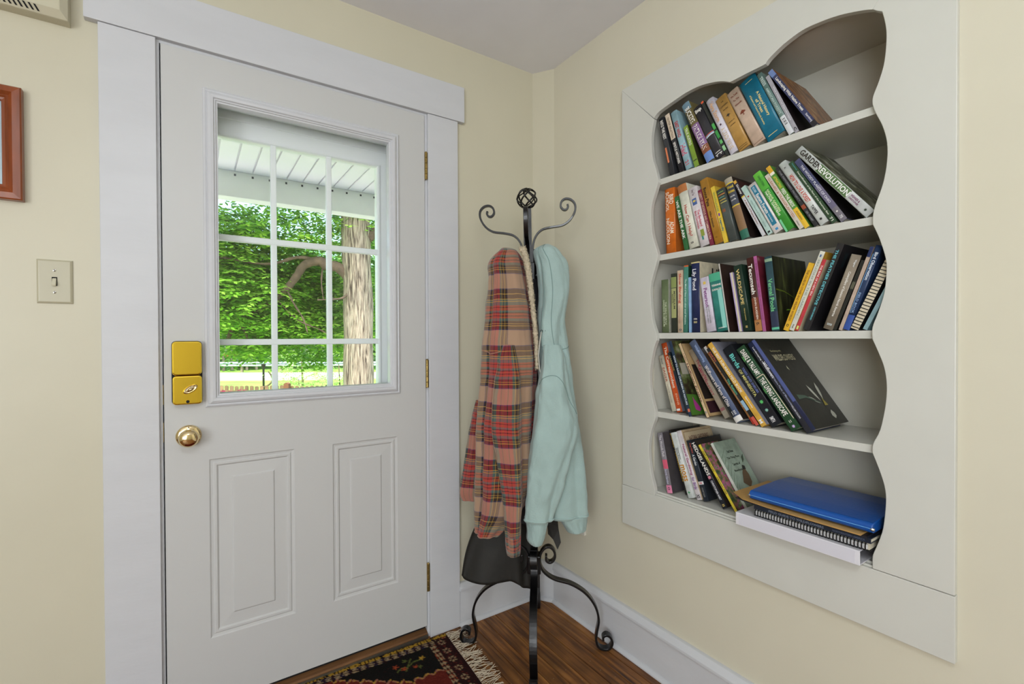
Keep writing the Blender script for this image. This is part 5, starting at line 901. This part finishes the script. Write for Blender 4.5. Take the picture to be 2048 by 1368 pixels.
for dz in (.030, -.030):
    q = MB(); q.lathe([(.0035, 0), (.0033, .001), (.001, .0016)], (xc, YW-.0069, zc+dz), (0, -1, 0), 14); sc_ = rel(q.build('screw', m_chrome, t)); bx('screw_slot', (xc-.0005, xc+.0005, YW-.0088, YW-.0083, zc+dz-.003, zc+dz+.003), m_dark, sc_)
t = empty('door_chime', (-.41, YW, 2.2), 'cream door chime box with slanted slots high on the wall left of the door', 'door chime')
m_chime = mat('cream chime plastic', '#c9c4ac', .4); vs = []; q = MB()
X0, X1, Z0, Z1 = -.56, -.278, 2.083, 2.30
for ins, y in ((0, YW-.0003), (0, 1.757), (.001, 1.754), (.018, 1.741), (.0195, 1.741), (.021, 1.746), (.0215, 1.749)):
    vs += [(X0+ins, y, Z0+ins), (X1-ins*.8, y, Z0+ins), (X1-ins*.8, y, Z1-ins), (X0+ins, y, Z1-ins)]
q.add(vs, [(i*4+k, i*4+(k+1) % 4, i*4+4+(k+1) % 4, i*4+4+k) for i in range(6) for k in range(4)]+[(24, 25, 26, 27), (3, 2, 1, 0)]); rel(q.build('chime_cover', m_chime, t))
for i in range(18):
    xx = -.335-i*.0105; q = MB(); a = Vector((xx, 1.7512, 2.0875)); b = Vector((xx-.007, 1.7420, 2.0995)); nrm = Vector((0, -.82, -.57)); s_ = Vector((.0022, 0, 0))
    q.add([a-s_+nrm*.0008, a+s_+nrm*.0008, b+s_+nrm*.0008, b-s_+nrm*.0008], [(0, 1, 2, 3)]); rel(q.build('slot', m_dark, t, fix=False))
t = empty('wall_plate', (XW, 1.53, .42), 'white wall plate low on the right wall, mostly hidden behind the mint hoodie', 'wall plate')
rel(bx('plate_body', (XW-.012, XW-.0003, 1.495, 1.575, .372, .490), mat('white plate', '#d6d3c8', .35), t, bevel=.001))
for zz in (.405, .455):
    o = rel(bx('socket_face', (XW-.0135, XW-.0121, 1.517, 1.553, zz-.014, zz+.014), mat('white plate', '#d6d3c8', .35), t)); bx('socket_slot', (XW-.0140, XW-.0136, 1.527, 1.529, zz-.005, zz+.005), m_dark, o); bx('socket_slot', (XW-.0140, XW-.0136, 1.541, 1.543, zz-.005, zz+.005), m_dark, o)

# ------------------------------------------------------------------ rug
rug = empty('rug', (.842, 1.752, 0), 'dark red and black patterned rug with cream fringe in front of the door', 'rug'); rug.rotation_euler = (0, 0, math.radians(-3.2))
RS, RT, ce = 1.25, .80, .004; nx, ny = int(RS/ce), int(RT/ce); vs = []; cols = []; fs = []
rg = random.Random(11)
CB = {k: hexc(v) for k, v in dict(mar='#240c0c', red='#561a12', red2='#64241a', blk='#0e0c0a', bei='#8f7a5c', yel='#a5802c', grn='#4c5226', blu='#20203c', pin='#8a5a48', org='#8c3c20').items()}
def rugcol(s, t):      # s from the fringe end, t from the wall side
    h = rg.random()
    if t < .020: return CB['yel'] if (abs(math.sin(s*170+math.sin(s*61)*2))*.014 > abs(t-.010)*1.1 and h > .15) else CB['blk']
    if s < .010: return CB['mar']
    if s < .062 and t > .026:
        u = ((t-.02) % .055)-.0275; v = s-.036; r = math.hypot(u, v)
        if r < .016 and (r > .006) and math.sin(math.atan2(u, v)*6) > -.1: return CB['bei'] if h > .2 else CB['pin']
        if abs(u) > .0245 and abs(v) < .004: return CB['red']
        return CB['mar'] if h > .06 else CB['red']
    if t < .048 and s > .062-.02*0:
        k = math.sin(s*210)+math.sin(t*600+s*90); return CB['bei'] if k > .2 else (CB['blu'] if h < .3 else CB['mar'])
    if s < .085:
        k = math.sin(t*240)+math.sin(s*500+t*60); return CB['bei'] if k > .1 else (CB['org'] if h < .25 else CB['mar'])
    # corner spandrel, stepped edge to the red field
    step = math.floor((s-.085)/.020)*.020
    edge = .052+max(0, (.30-step))*.0+ (.135 if s < .20 else .135-(step-.115)*.62)
    zz = edge+.006*math.sin(s*160)
    if t > zz+.010: return CB['red'] if h > .3 else CB['red2']
    if t > zz: return CB['pin'] if h > .35 else CB['yel']
    # plant in the corner
    a, b = s-.18, t-.105
    for fx, fy, c, rr_ in ((-.045, -.012, 'yel', .012), (-.01, .022, 'org', .010), (.03, .012, 'org', .011), (.015, -.028, 'grn', .010), (.055, -.012, 'org', .011), (-.025, .03, 'grn', .009)):
        if math.hypot(a-fx, b-fy) < rr_*(.75+.35*math.sin(5*math.atan2(b-fy, a-fx))): return CB[c]
    if abs(b-.25*a-.004*math.sin(a*120)) < .0035 and -.05 < a < .06: return CB['grn']
    if abs(a-.01-b*.6) < .003 and abs(b) < .03: return CB['grn']
    return CB['blk'] if h > .05 else CB['mar']
for j in range(ny+1):
    for i in range(nx+1):
        s, t_ = i*ce, j*ce
        vs.append((-s, -t_, .0085+.0009*rg.random()+.0012*noise.noise(Vector((s*6, t_*6, 0))))); cols += rugcol(s, t_)
n0 = len(vs)
for i in range(nx): 
    for j in range(ny): a = j*(nx+1)+i; fs.append((a, a+1, a+nx+2, a+nx+1)[::-1])
me = bpy.data.meshes.new('rug_pile'); 
bd = [j*(nx+1) for j in range(ny+1)]+[ny*(nx+1)+i for i in range(1, nx+1)]+[j*(nx+1)+nx for j in range(ny-1, -1, -1)]+[i for i in range(nx-1, 0, -1)]
for b_ in bd: v = vs[b_]; vs.append((v[0], v[1], .0012)); cols += cols[b_*4:b_*4+4]
for k in range(len(bd)): fs.append((bd[k], bd[(k+1) % len(bd)], n0+(k+1) % len(bd), n0+k))
me.from_pydata(vs, [], fs); ca_ = me.color_attributes.new('Col', 'FLOAT_COLOR', 'POINT'); ca_.data.foreach_set('color', cols)
m_rug = bpy.data.materials.new('wool rug'); m_rug.use_nodes = True; p_ = m_rug.node_tree.nodes['Principled BSDF']; at = m_rug.node_tree.nodes.new('ShaderNodeVertexColor'); at.layer_name = 'Col'
m_rug.node_tree.links.new(at.outputs[0], p_.inputs['Base Color']); p_.inputs['Roughness'].default_value = .95; p_.inputs['Specular IOR Level'].default_value = .15
me.materials.append(m_rug); o = bpy.data.objects.new('rug_pile', me); COL.objects.link(o); o.parent = rug
q = MB(); m_fr = mat('cream cotton fringe', '#cbbda6', .9)
for i in range(240):
    t_ = i/239*RT; L = rg.uniform(.05, .09); a = rg.uniform(-.4, .4)-.35*math.sin(i*.33)
    pts = [Vector((-.002, -t_, .006))]
    for k in range(1, 6): f = k/5; pts.append(Vector((L*f*math.cos(a), -t_+L*f*math.sin(a)+.006*math.sin(f*5+i), .004+.006*abs(math.sin(f*3+i*1.7))*(1-f*.5))))
    q.tube(pts, .0011, 4)
tag(q.build('fringe', m_fr, rug), kind='stuff')
# crumbs on the boards
q = MB()
for i in range(70):
    xx, yy = rg.uniform(.87, 1.33), rg.uniform(1.05, 1.74); r_ = rg.uniform(.0006, .0018)
    if xx/1.33+yy/1.74 > 1.95: continue
    q.add([(xx-r_, yy, .0004), (xx+r_, yy+.3*r_, .0004), (xx, yy+r_, .0004), (xx, yy+.2*r_, .0006+r_)], [(0, 1, 3), (1, 2, 3), (2, 0, 3), (0, 2, 1)])
tag(q.build('crumbs', mat('pale crumbs', '#b8ab92', .8)), 'tiny pale crumbs scattered on the wooden floor', 'crumbs', kind='stuff')
# ------------------------------------------------------------------ porch and garden outside
m_vinyl = mat('white vinyl soffit', '#f2eff2', .4); m_beam = mat('painted porch beam', '#eeecea', .5, var=.04)
pc = bx('porch_ceiling', (-2.4, 4.4, 1.95, 3.80, 2.345, 2.40), m_vinyl); struct(pc)
for i in range(44):
    x0 = -1.51+i*.105*1.0-.04
    o = bx('soffit_board', (x0+.005, x0+.1, 1.95, 3.66, 2.333, 2.3448), m_vinyl, pc, bevel=.002)
q = MB(); q.box(-2.4, 4.4, 3.70, 3.82, 2.17, 2.3445)
pb = struct(q.build('porch_beam', m_beam, bevel=.003))
for i in range(44): bx('vent_gap', (-1.552+i*.105, -1.540+i*.105, 3.695, 3.6995, 2.312, 2.325), m_dark, pb)
struct(bx('porch_floor', (-2.4, 4.4, 1.95, 3.9, -.2, -.04), mat('porch boards', '#8a8880', .7, var=.1)))
struct(bx('wall_outside', (-2.4, -.1, 1.9402, 1.96, 0, 2.4), m_vinyl)); struct(bx('wall_outside', (.79, 4.4, 1.9402, 1.96, 0, 2.4), m_vinyl))
GZ = -1.0
struct(bx('ground_bounce', (-6, 9, 3.95, 7.6, GZ-.1, GZ+.14), mat('pale bounce ground', '#e0dad2', .9, bump=.5, bscale=80)))  # unseen pale slab, added to bounce neutral light up onto the porch
m_grass = mat('lawn grass', '#7fa843', .95, bump=1, bscale=60, var=.3, vscale=1.2)
q = MB(); n = 60
vs = [(-45+i*1.9, 4+j*1.4, GZ+.12*noise.noise(Vector((i*.3, j*.3, 2)))) for j in range(n) for i in range(n)]
q.add(vs, [(j*n+i, j*n+i+1, (j+1)*n+i+1, (j+1)*n+i) for j in range(n-1) for i in range(n-1)]); struct(q.build('ground', m_grass, smooth=True, fix=False))
ra, rb = Vector((1.13, 29.56)), Vector((8.86, 24.38)); rd_ = (rb-ra).normalized(); rn = Vector((-rd_.y, rd_.x))
def RP(a, b, z): p = ra+rd_*a+rn*b; return (p.x, p.y, z)
q = MB(); q.add([RP(-40, 0, GZ+.13), RP(60, 0, GZ+.13), RP(60, 3.6, GZ+.15), RP(-40, 3.6, GZ+.15), RP(-40, 0, GZ-.2), RP(60, 0, GZ-.2), RP(60, 3.6, GZ-.2), RP(-40, 3.6, GZ-.2)], [(0, 1, 2, 3), (0, 4, 5, 1), (3, 2, 6, 7), (0, 3, 7, 4), (1, 5, 6, 2), (4, 7, 6, 5)])
struct(q.build('road', mat('pale concrete road', '#c9c6bd', .85, var=.05)))  # pale concrete colour with slight random variation
gr = empty('guardrail', RP(0, 6.4, GZ), 'pale metal guardrail running along the far side of the road', 'guardrail'); m_galv = mat('galvanised steel', '#aeb9c6', .5, .3)
q = MB()
for k in range(2):
    pr = [(6.4, GZ+.36+k*.16), (6.34, GZ+.41+k*.16), (6.34, GZ+.45+k*.16), (6.4, GZ+.50+k*.16), (6.43, GZ+.50+k*.16), (6.43, GZ+.36+k*.16)]
    q.prism(pr, lambda u, v, w: RP(w, u, v), -30, 40)
rel(q.build('rail', m_galv, gr))
for i in range(-10, 14):
    q = MB(); q.prism([(6.45, GZ-.1), (6.57, GZ-.1), (6.57, GZ+.68), (6.45, GZ+.68)], lambda u, v, w: RP(w, u, v), i*2.6, i*2.6+.14); rel(q.build('post', mat('weathered post', '#7c6f60', .8), gr))
# picket fence
fa, fb = Vector((.10, 13.77)), Vector((4.6, 10.75)); fd = (fb-fa).normalized(); fn_ = Vector((-fd.y, fd.x)); FL = (fb-fa).length
fence = empty('picket_fence', (fa.x, fa.y, GZ), 'low brown wooden picket fence crossing the garden behind the flower pot', 'fence'); m_pick = mat('weathered cedar', '#8a6f52', .85, var=.25, vscale=8, objrand=.3)
def FP(a, b, z): p = fa+fd*a+fn_*b; return (p.x, p.y, z)
a = 0; rp = random.Random(2)
while a < FL:
    w = .088; h = 1.05+rp.uniform(-.015, .015)
    q = MB(); q.prism([(a, GZ+.05), (a+w, GZ+.05), (a+w, GZ+h), (a+w*.7, GZ+h+.02), (a+w*.3, GZ+h+.02), (a, GZ+h)], lambda u, v, t_: FP(u, t_, v), 0, .018); rel(q.build('picket', m_pick, fence)); a += w+.034
for zz in (.30, .88):
    q = MB(); q.prism([(0, GZ+zz), (FL, GZ+zz), (FL, GZ+zz+.085), (0, GZ+zz+.085)], lambda u, v, t_: FP(u, t_, v), -.045, -.002); rel(q.build('fence_rail', m_pick, fence))
for aa in (.05, 2.12, 4.3):
    q = MB(); q.prism([(aa, GZ-.1), (aa+.12, GZ-.1), (aa+.12, GZ+1.13), (aa+.06, GZ+1.16), (aa, GZ+1.13)], lambda u, v, t_: FP(u, t_, v), -.165, -.046); rel(q.build('fence_post', mat('red cedar post', '#8c5a40', .8), fence))
# leaves
def leafmat(name, c1, c2, c3):
    m = bpy.data.materials.new(name); m.use_nodes = True; t = m.node_tree; t.nodes.clear()
    g = t.nodes.new('ShaderNodeNewGeometry'); r = ramp(t, [(0, c1), (.5, c2), (1, c3)]); t.links.new(g.outputs['Random Per Island'], r.inputs[0])
    d = t.nodes.new('ShaderNodeBsdfPrincipled'); d.inputs['Roughness'].default_value = .5; tr = t.nodes.new('ShaderNodeBsdfTranslucent')
    mx = t.nodes.new('ShaderNodeMixShader'); mx.inputs[0].default_value = .45; o = t.nodes.new('ShaderNodeOutputMaterial')
    t.links.new(r.outputs[0], d.inputs['Base Color']); t.links.new(r.outputs[0], tr.inputs[0]); t.links.new(d.outputs[0], mx.inputs[1]); t.links.new(tr.outputs[0], mx.inputs[2]); t.links.new(mx.outputs[0], o.inputs[0]); return m
m_leaf = leafmat('walnut leaves', '#548f20', '#90c83a', '#c6e868'); m_leafd = leafmat('far leaves', '#3f8034', '#6aa545', '#98c45c'); m_leafp = leafmat('pale leaves', '#7cae4c', '#a5cc68', '#c8dc90')
m_bark = bpy.data.materials.new('furrowed bark'); m_bark.use_nodes = True; t = m_bark.node_tree; p_ = t.nodes['Principled BSDF']; p_.inputs['Roughness'].default_value = .9
tc = t.nodes.new('ShaderNodeTexCoord'); mp = t.nodes.new('ShaderNodeMapping'); mp.inputs['Scale'].default_value = (52, 52, 3.2); n_ = t.nodes.new('ShaderNodeTexNoise'); n_.inputs['Scale'].default_value = 1; n_.inputs['Detail'].default_value = 5; n_.inputs['Distortion'].default_value = .35
t.links.new(tc.outputs['Object'], mp.inputs[0]); t.links.new(mp.outputs[0], n_.inputs['Vector']); r_ = ramp(t, [(.38, '#3c3026'), (.45, '#7c6e5e'), (.6, '#a89b87'), (.75, '#a09c88')]); t.links.new(n_.outputs['Fac'], r_.inputs[0]); t.links.new(r_.outputs[0], p_.inputs['Base Color'])
b_ = t.nodes.new('ShaderNodeBump'); b_.inputs['Strength'].default_value = 1; b_.inputs['Distance'].default_value = .03; t.links.new(n_.outputs['Fac'], b_.inputs['Height']); t.links.new(b_.outputs[0], p_.inputs['Normal'])
m_bark2 = mat('dark branch bark', '#5c4c3c', .9, bump=1, bscale=30, var=.3, vscale=12)
RL = random.Random(21)
def leaves(q, c, rad, n, size, droop=.5, dens=None):
    """pinnate sprigs scattered in an ellipsoid"""
    for _ in range(n):
        while True:
            d = Vector((RL.uniform(-1, 1), RL.uniform(-1, 1), RL.uniform(-1, 1)))
            if d.length < 1: break
        p = c+Vector((d.x*rad[0], d.y*rad[1], d.z*rad[2])); a = RL.uniform(0, 2*math.pi)
        ax = Vector((math.cos(a), math.sin(a), -droop*RL.uniform(.2, 1))).normalized(); sd = ax.cross(Vector((0, 0, 1))).normalized()
        for k in range(5):
            o = p+ax*size*k*.75
            for s_ in (-1, 1):
                dr_ = (sd*s_+ax*.5+Vector((0, 0, RL.uniform(-.5, .25)))).normalized(); wv = dr_.cross(Vector((0, 0, 1)).lerp(ax, .25)).normalized()*size*.22
                tip = o+dr_*size
                m_ = o+dr_*size*.45
                i0 = len(q.v); q.v += [tuple(o), tuple(m_+wv), tuple(tip), tuple(m_-wv)]; q.f.append((i0, i0+1, i0+2, i0+3)); q.mi.append(0)
def trunk(q, pts, rs, n=16, bumpy=0):
    i0 = len(q.v); q.tube(pts, rs, n)
tree = empty('walnut_tree', (2.44, 8.59, GZ), 'big walnut tree with thick furrowed trunk and leaning branches outside the door', 'tree')
q = MB(); pts = [Vector((2.43+.02*math.sin(z*1.3), 8.59, z)) for z in [GZ+i*.2 for i in range(34)]]; q.tube(pts, [.262+.006*math.sin(i)-.001*i+(.12*max(0, 1-i/4)) for i in range(34)], 40)
o = rel(q.build('trunk', m_bark, tree, smooth=True))
for v in o.data.vertices:
    nn_ = noise.noise(Vector((v.co.x*14, v.co.y*14, v.co.z*1.6)))*.022; c = Vector((2.43, 8.59, v.co.z)); v.co += (v.co-c).normalized()*nn_
def branch(pts, r0, r1, n=9):
    L = crom(pts, 6); q = MB(); q.tube(L, [r0+(r1-r0)*i/(len(L)-1)+.004*math.sin(i*1.7) for i in range(len(L))], n); return rel(q.build('branch', m_bark2, tree, smooth=True))
branch([(2.3, 8.62, 2.30), (2.12, 8.66, 2.47), (1.94, 8.75, 2.50), (1.84, 8.77, 2.57), (1.62, 8.9, 2.50), (1.5, 9.0, 2.30), (1.35, 9.1, 2.08), (1.15, 9.23, 1.88), (.9, 9.4, 1.68), (.6, 9.6, 1.47), (.5, 9.7, 1.2)], .10, .035)
branch([(1.84, 8.8, 2.58), (1.5, 8.9, 2.62), (1.1, 9.1, 2.5), (.6, 9.3, 2.55), (-.2, 9.5, 2.7)], .035, .012); branch([(1.35, 9.1, 2.1), (1.42, 8.9, 1.85), (1.55, 8.7, 1.55), (1.6, 8.6, 1.3)], .022, .008)
branch([(.66, 9.55, 1.52), (.74, 9.5, 1.35), (.8, 9.5, 1.12)], .03, .01); branch([(2.25, 8.5, 2.0), (2.1, 8.4, 1.9), (1.7, 8.3, 1.85)], .025, .01)
branch([(2.6, 8.5, 3.0), (3.2, 8.6, 3.6), (4.2, 8.8, 4.4)], .09, .03); branch([(2.3, 8.5, 3.8), (1.4, 8.6, 4.4), (.3, 8.8, 5.0)], .09, .03); branch([(1.9, 8.8, 2.5), (1.86, 8.75, 2.2), (1.88, 8.7, 1.9)], .02, .008)
branch([(1.2, 9.2, 1.92), (1.5, 9.0, 1.55), (1.9, 8.9, 1.35), (2.05, 8.8, 1.2)], .016, .006)
q = MB()
for (c, rad, n) in (((.6, 9.6, 1.95), (1.0, .8, .55), 640), ((1.2, 10.2, 2.6), (1.3, .8, .55), 520), ((.3, 9.8, 2.9), (1.2, .9, .7), 460), ((2.0, 10.4, 2.1), (1.1, .7, .6), 460), ((1.5, 10.0, 1.55), (1.0, .7, .35), 330), ((3.1, 9.9, 2.2), (.9, .9, .9), 330), ((.9, 10.0, 1.2), (.7, .6, .28), 150), ((1.7, 9.2, 3.3), (1.5, .9, .5), 260), ((2.4, 9.6, 1.3), (.6, .5, .3), 110), ((3.4, 9.2, 3.6), (1.3, 1, .8), 200), ((-.6, 9.8, 2.4), (.7, .8, .9), 200), ((.9, 8.6, 4.6), (2.6, 1.6, .8), 640), ((3.5, 8.6, 4.8), (1.8, 1.6, .8), 300), ((.75, 11.0, .95), (.30, .3, .26), 26), ((1.05, 10.8, .92), (.2, .2, .16), 12), ((1.75, 10.4, .92), (.30, .3, .26), 26), ((2.1, 10.2, .82), (.26, .3, .2), 22), ((2.42, 9.95, .92), (.2, .3, .2), 14)):
    leaves(q, Vector(c), rad, int(n*1.45), .125)
tag(rel(q.build('foliage', m_leaf, tree, fix=False)), kind='stuff')
def far_tree(x, y, h, r, m, label, n=900, size=.42, th=.2, base=.25):
    t_ = empty('tree', (x, y, GZ), label, 'tree', 'trees across the road'); q = MB(); q.tube([Vector((x, y, GZ)), Vector((x+.1, y, GZ+h*.5)), Vector((x, y, GZ+h*.8))], [th, th*.7, th*.3], 8); rel(q.build('trunk', m_bark2, t_, smooth=True))
    q = MB(); leaves(q, Vector((x, y, GZ+h*(.5+base/2))), (r, r, h*(.5-base/2)), n, size); tag(rel(q.build('foliage', m, t_, fix=False)), kind='stuff')
FT = [(-3, 44, 11, 4.5, m_leafd, 'dark leafy tree across the road, far left of the panes'), (3, 41, 9, 4.2, m_leafd, 'round dark tree across the road behind the iron post'), (8, 39, 10, 4.5, m_leafd, 'broad tree across the road behind the middle panes'), (13, 36, 9.5, 4.5, m_leafd, 'tree across the road left of the big trunk'), (18, 32, 11, 4.6, m_leafd, 'tree across the road right of the big trunk'), (0, 52, 14, 6, m_leafd, 'tall tree rising behind the left trees across the road'), (11, 48, 14, 6, m_leafd, 'tall tree rising behind the middle trees across the road'), (20, 41, 14, 6, m_leafd, 'tall tree rising behind the right trees across the road')]
for f in FT: far_tree(*f[:5], f[5], base=-.02)
def sapling(x, y, h, r, label, n=60, size=.09, stem=.02, nm='sapling', bz=.5):
    t_ = empty(nm, (x, y, GZ), label, nm); q = MB(); q.tube([Vector((x, y, GZ)), Vector((x+.03, y, GZ+h*.5)), Vector((x, y, GZ+h))], [stem, stem*.8, stem*.4], 8); rel(q.build('stem', m_bark2, t_, smooth=True))
    q = MB(); leaves(q, Vector((x, y, GZ+h*(1+bz)/2)), (r, r, h*(1-bz)/2), n, size); tag(rel(q.build('foliage', m_leafp, t_, fix=False)), kind='stuff')
sapling(2.82, 16.16, 1.55, .95, 'pale young tree on the lawn behind the middle bottom pane', 110, .10, .045, bz=.45)
sapling(3.55, 14.49, 1.45, .45, 'slim young tree on the lawn just left of the big trunk', 45, .09, .03, bz=.55)
sapling(1.20, 14.6, .80, .50, 'low green bush on the lawn behind the left bottom pane', 120, .07, .02, 'bush', 0.1)
sapling(2.50, 14.8, 1.05, .48, 'dark rounded bush at the foot of the pale young tree', 130, .07, .02, 'bush', 0.05)
hp = empty('iron_post', (1.94, 17.95, GZ), 'dark iron post with a curled hook standing by the road', 'post'); q = MB(); q.tube([Vector((1.94, 17.95, GZ)), Vector((1.94, 17.95, .30))], .035, 8); q.tube([Vector((1.94, 17.95, .34-.08)), Vector((1.94, 17.95, .36))], .07, 8); rel(q.build('post_shaft', m_iron, hp))
q = MB(); q.tube(crom([(1.9, 17.9, -.42), (2.08, 17.9, -.36), (2.2, 17.9, -.2), (2.16, 17.9, -.02), (2.08, 17.9, .1)], 6), .028, 7); q.tube(crom([(2.2, 17.9, -.2), (2.3, 17.9, -.12), (2.36, 17.9, -.1)], 4), .022, 7); rel(q.build('curled_hook', m_bark2, hp, smooth=True))
fp = empty('flower_pot', (.66, 10.95, GZ), 'pot of pink flowers below the bottom left pane', 'flower pot'); q = MB(); q.lathe([(.14, 0), (.20, .75), (.24, .98), (.22, .98), (.2, .95)], (.66, 10.95, GZ), (0, 0, 1), 24); rel(q.build('pot', mat('terracotta', '#8a4f34', .8), fp, smooth=False))
q = MB(); leaves(q, Vector((.66, 10.95, GZ+1.03)), (.30, .2, .08), 40, .05); tag(rel(q.build('foliage', m_leaf, fp, fix=False)), kind='stuff'); q = MB()
for i in range(26):
    c = Vector((.66+RL.uniform(-.26, .2), 10.9+RL.uniform(-.15, .1), GZ+1.12+RL.uniform(-.02, .07)))
    for k in range(5): a = k*1.257; q.add([c, c+Vector((.03*math.cos(a), -.01, .03*math.sin(a))), c+Vector((.03*math.cos(a+.9), -.01, .03*math.sin(a+.9)))], [(0, 1, 2)])
tag(rel(q.build('blossoms', mat('pink petals', '#d0487c', .6), fp, fix=False)), kind='stuff')
sw = empty('play_frame', (3.0, 41, GZ), 'far red and grey play frame seen through the bottom left pane', 'play frame')
for i, xx in enumerate((1.6, 2.1, 3.0, 3.6)): q = MB(); q.box(xx, xx+.14, 38.0, 38.14, GZ, GZ+1.5); rel(q.build('upright', mat('grey timber', '#6f625c', .8), sw))
for xx in ((1.7, 2.5), (2.95, 3.75)): q = MB(); q.box(*xx, 37.9, 38.2, GZ+.95, GZ+1.2); rel(q.build('red_panel', mat('red panel', '#b0503c', .6), sw)); q = MB(); q.box(*xx, 37.9, 38.2, GZ+1.2, GZ+1.32); rel(q.build('dark_panel', m_dark, sw))
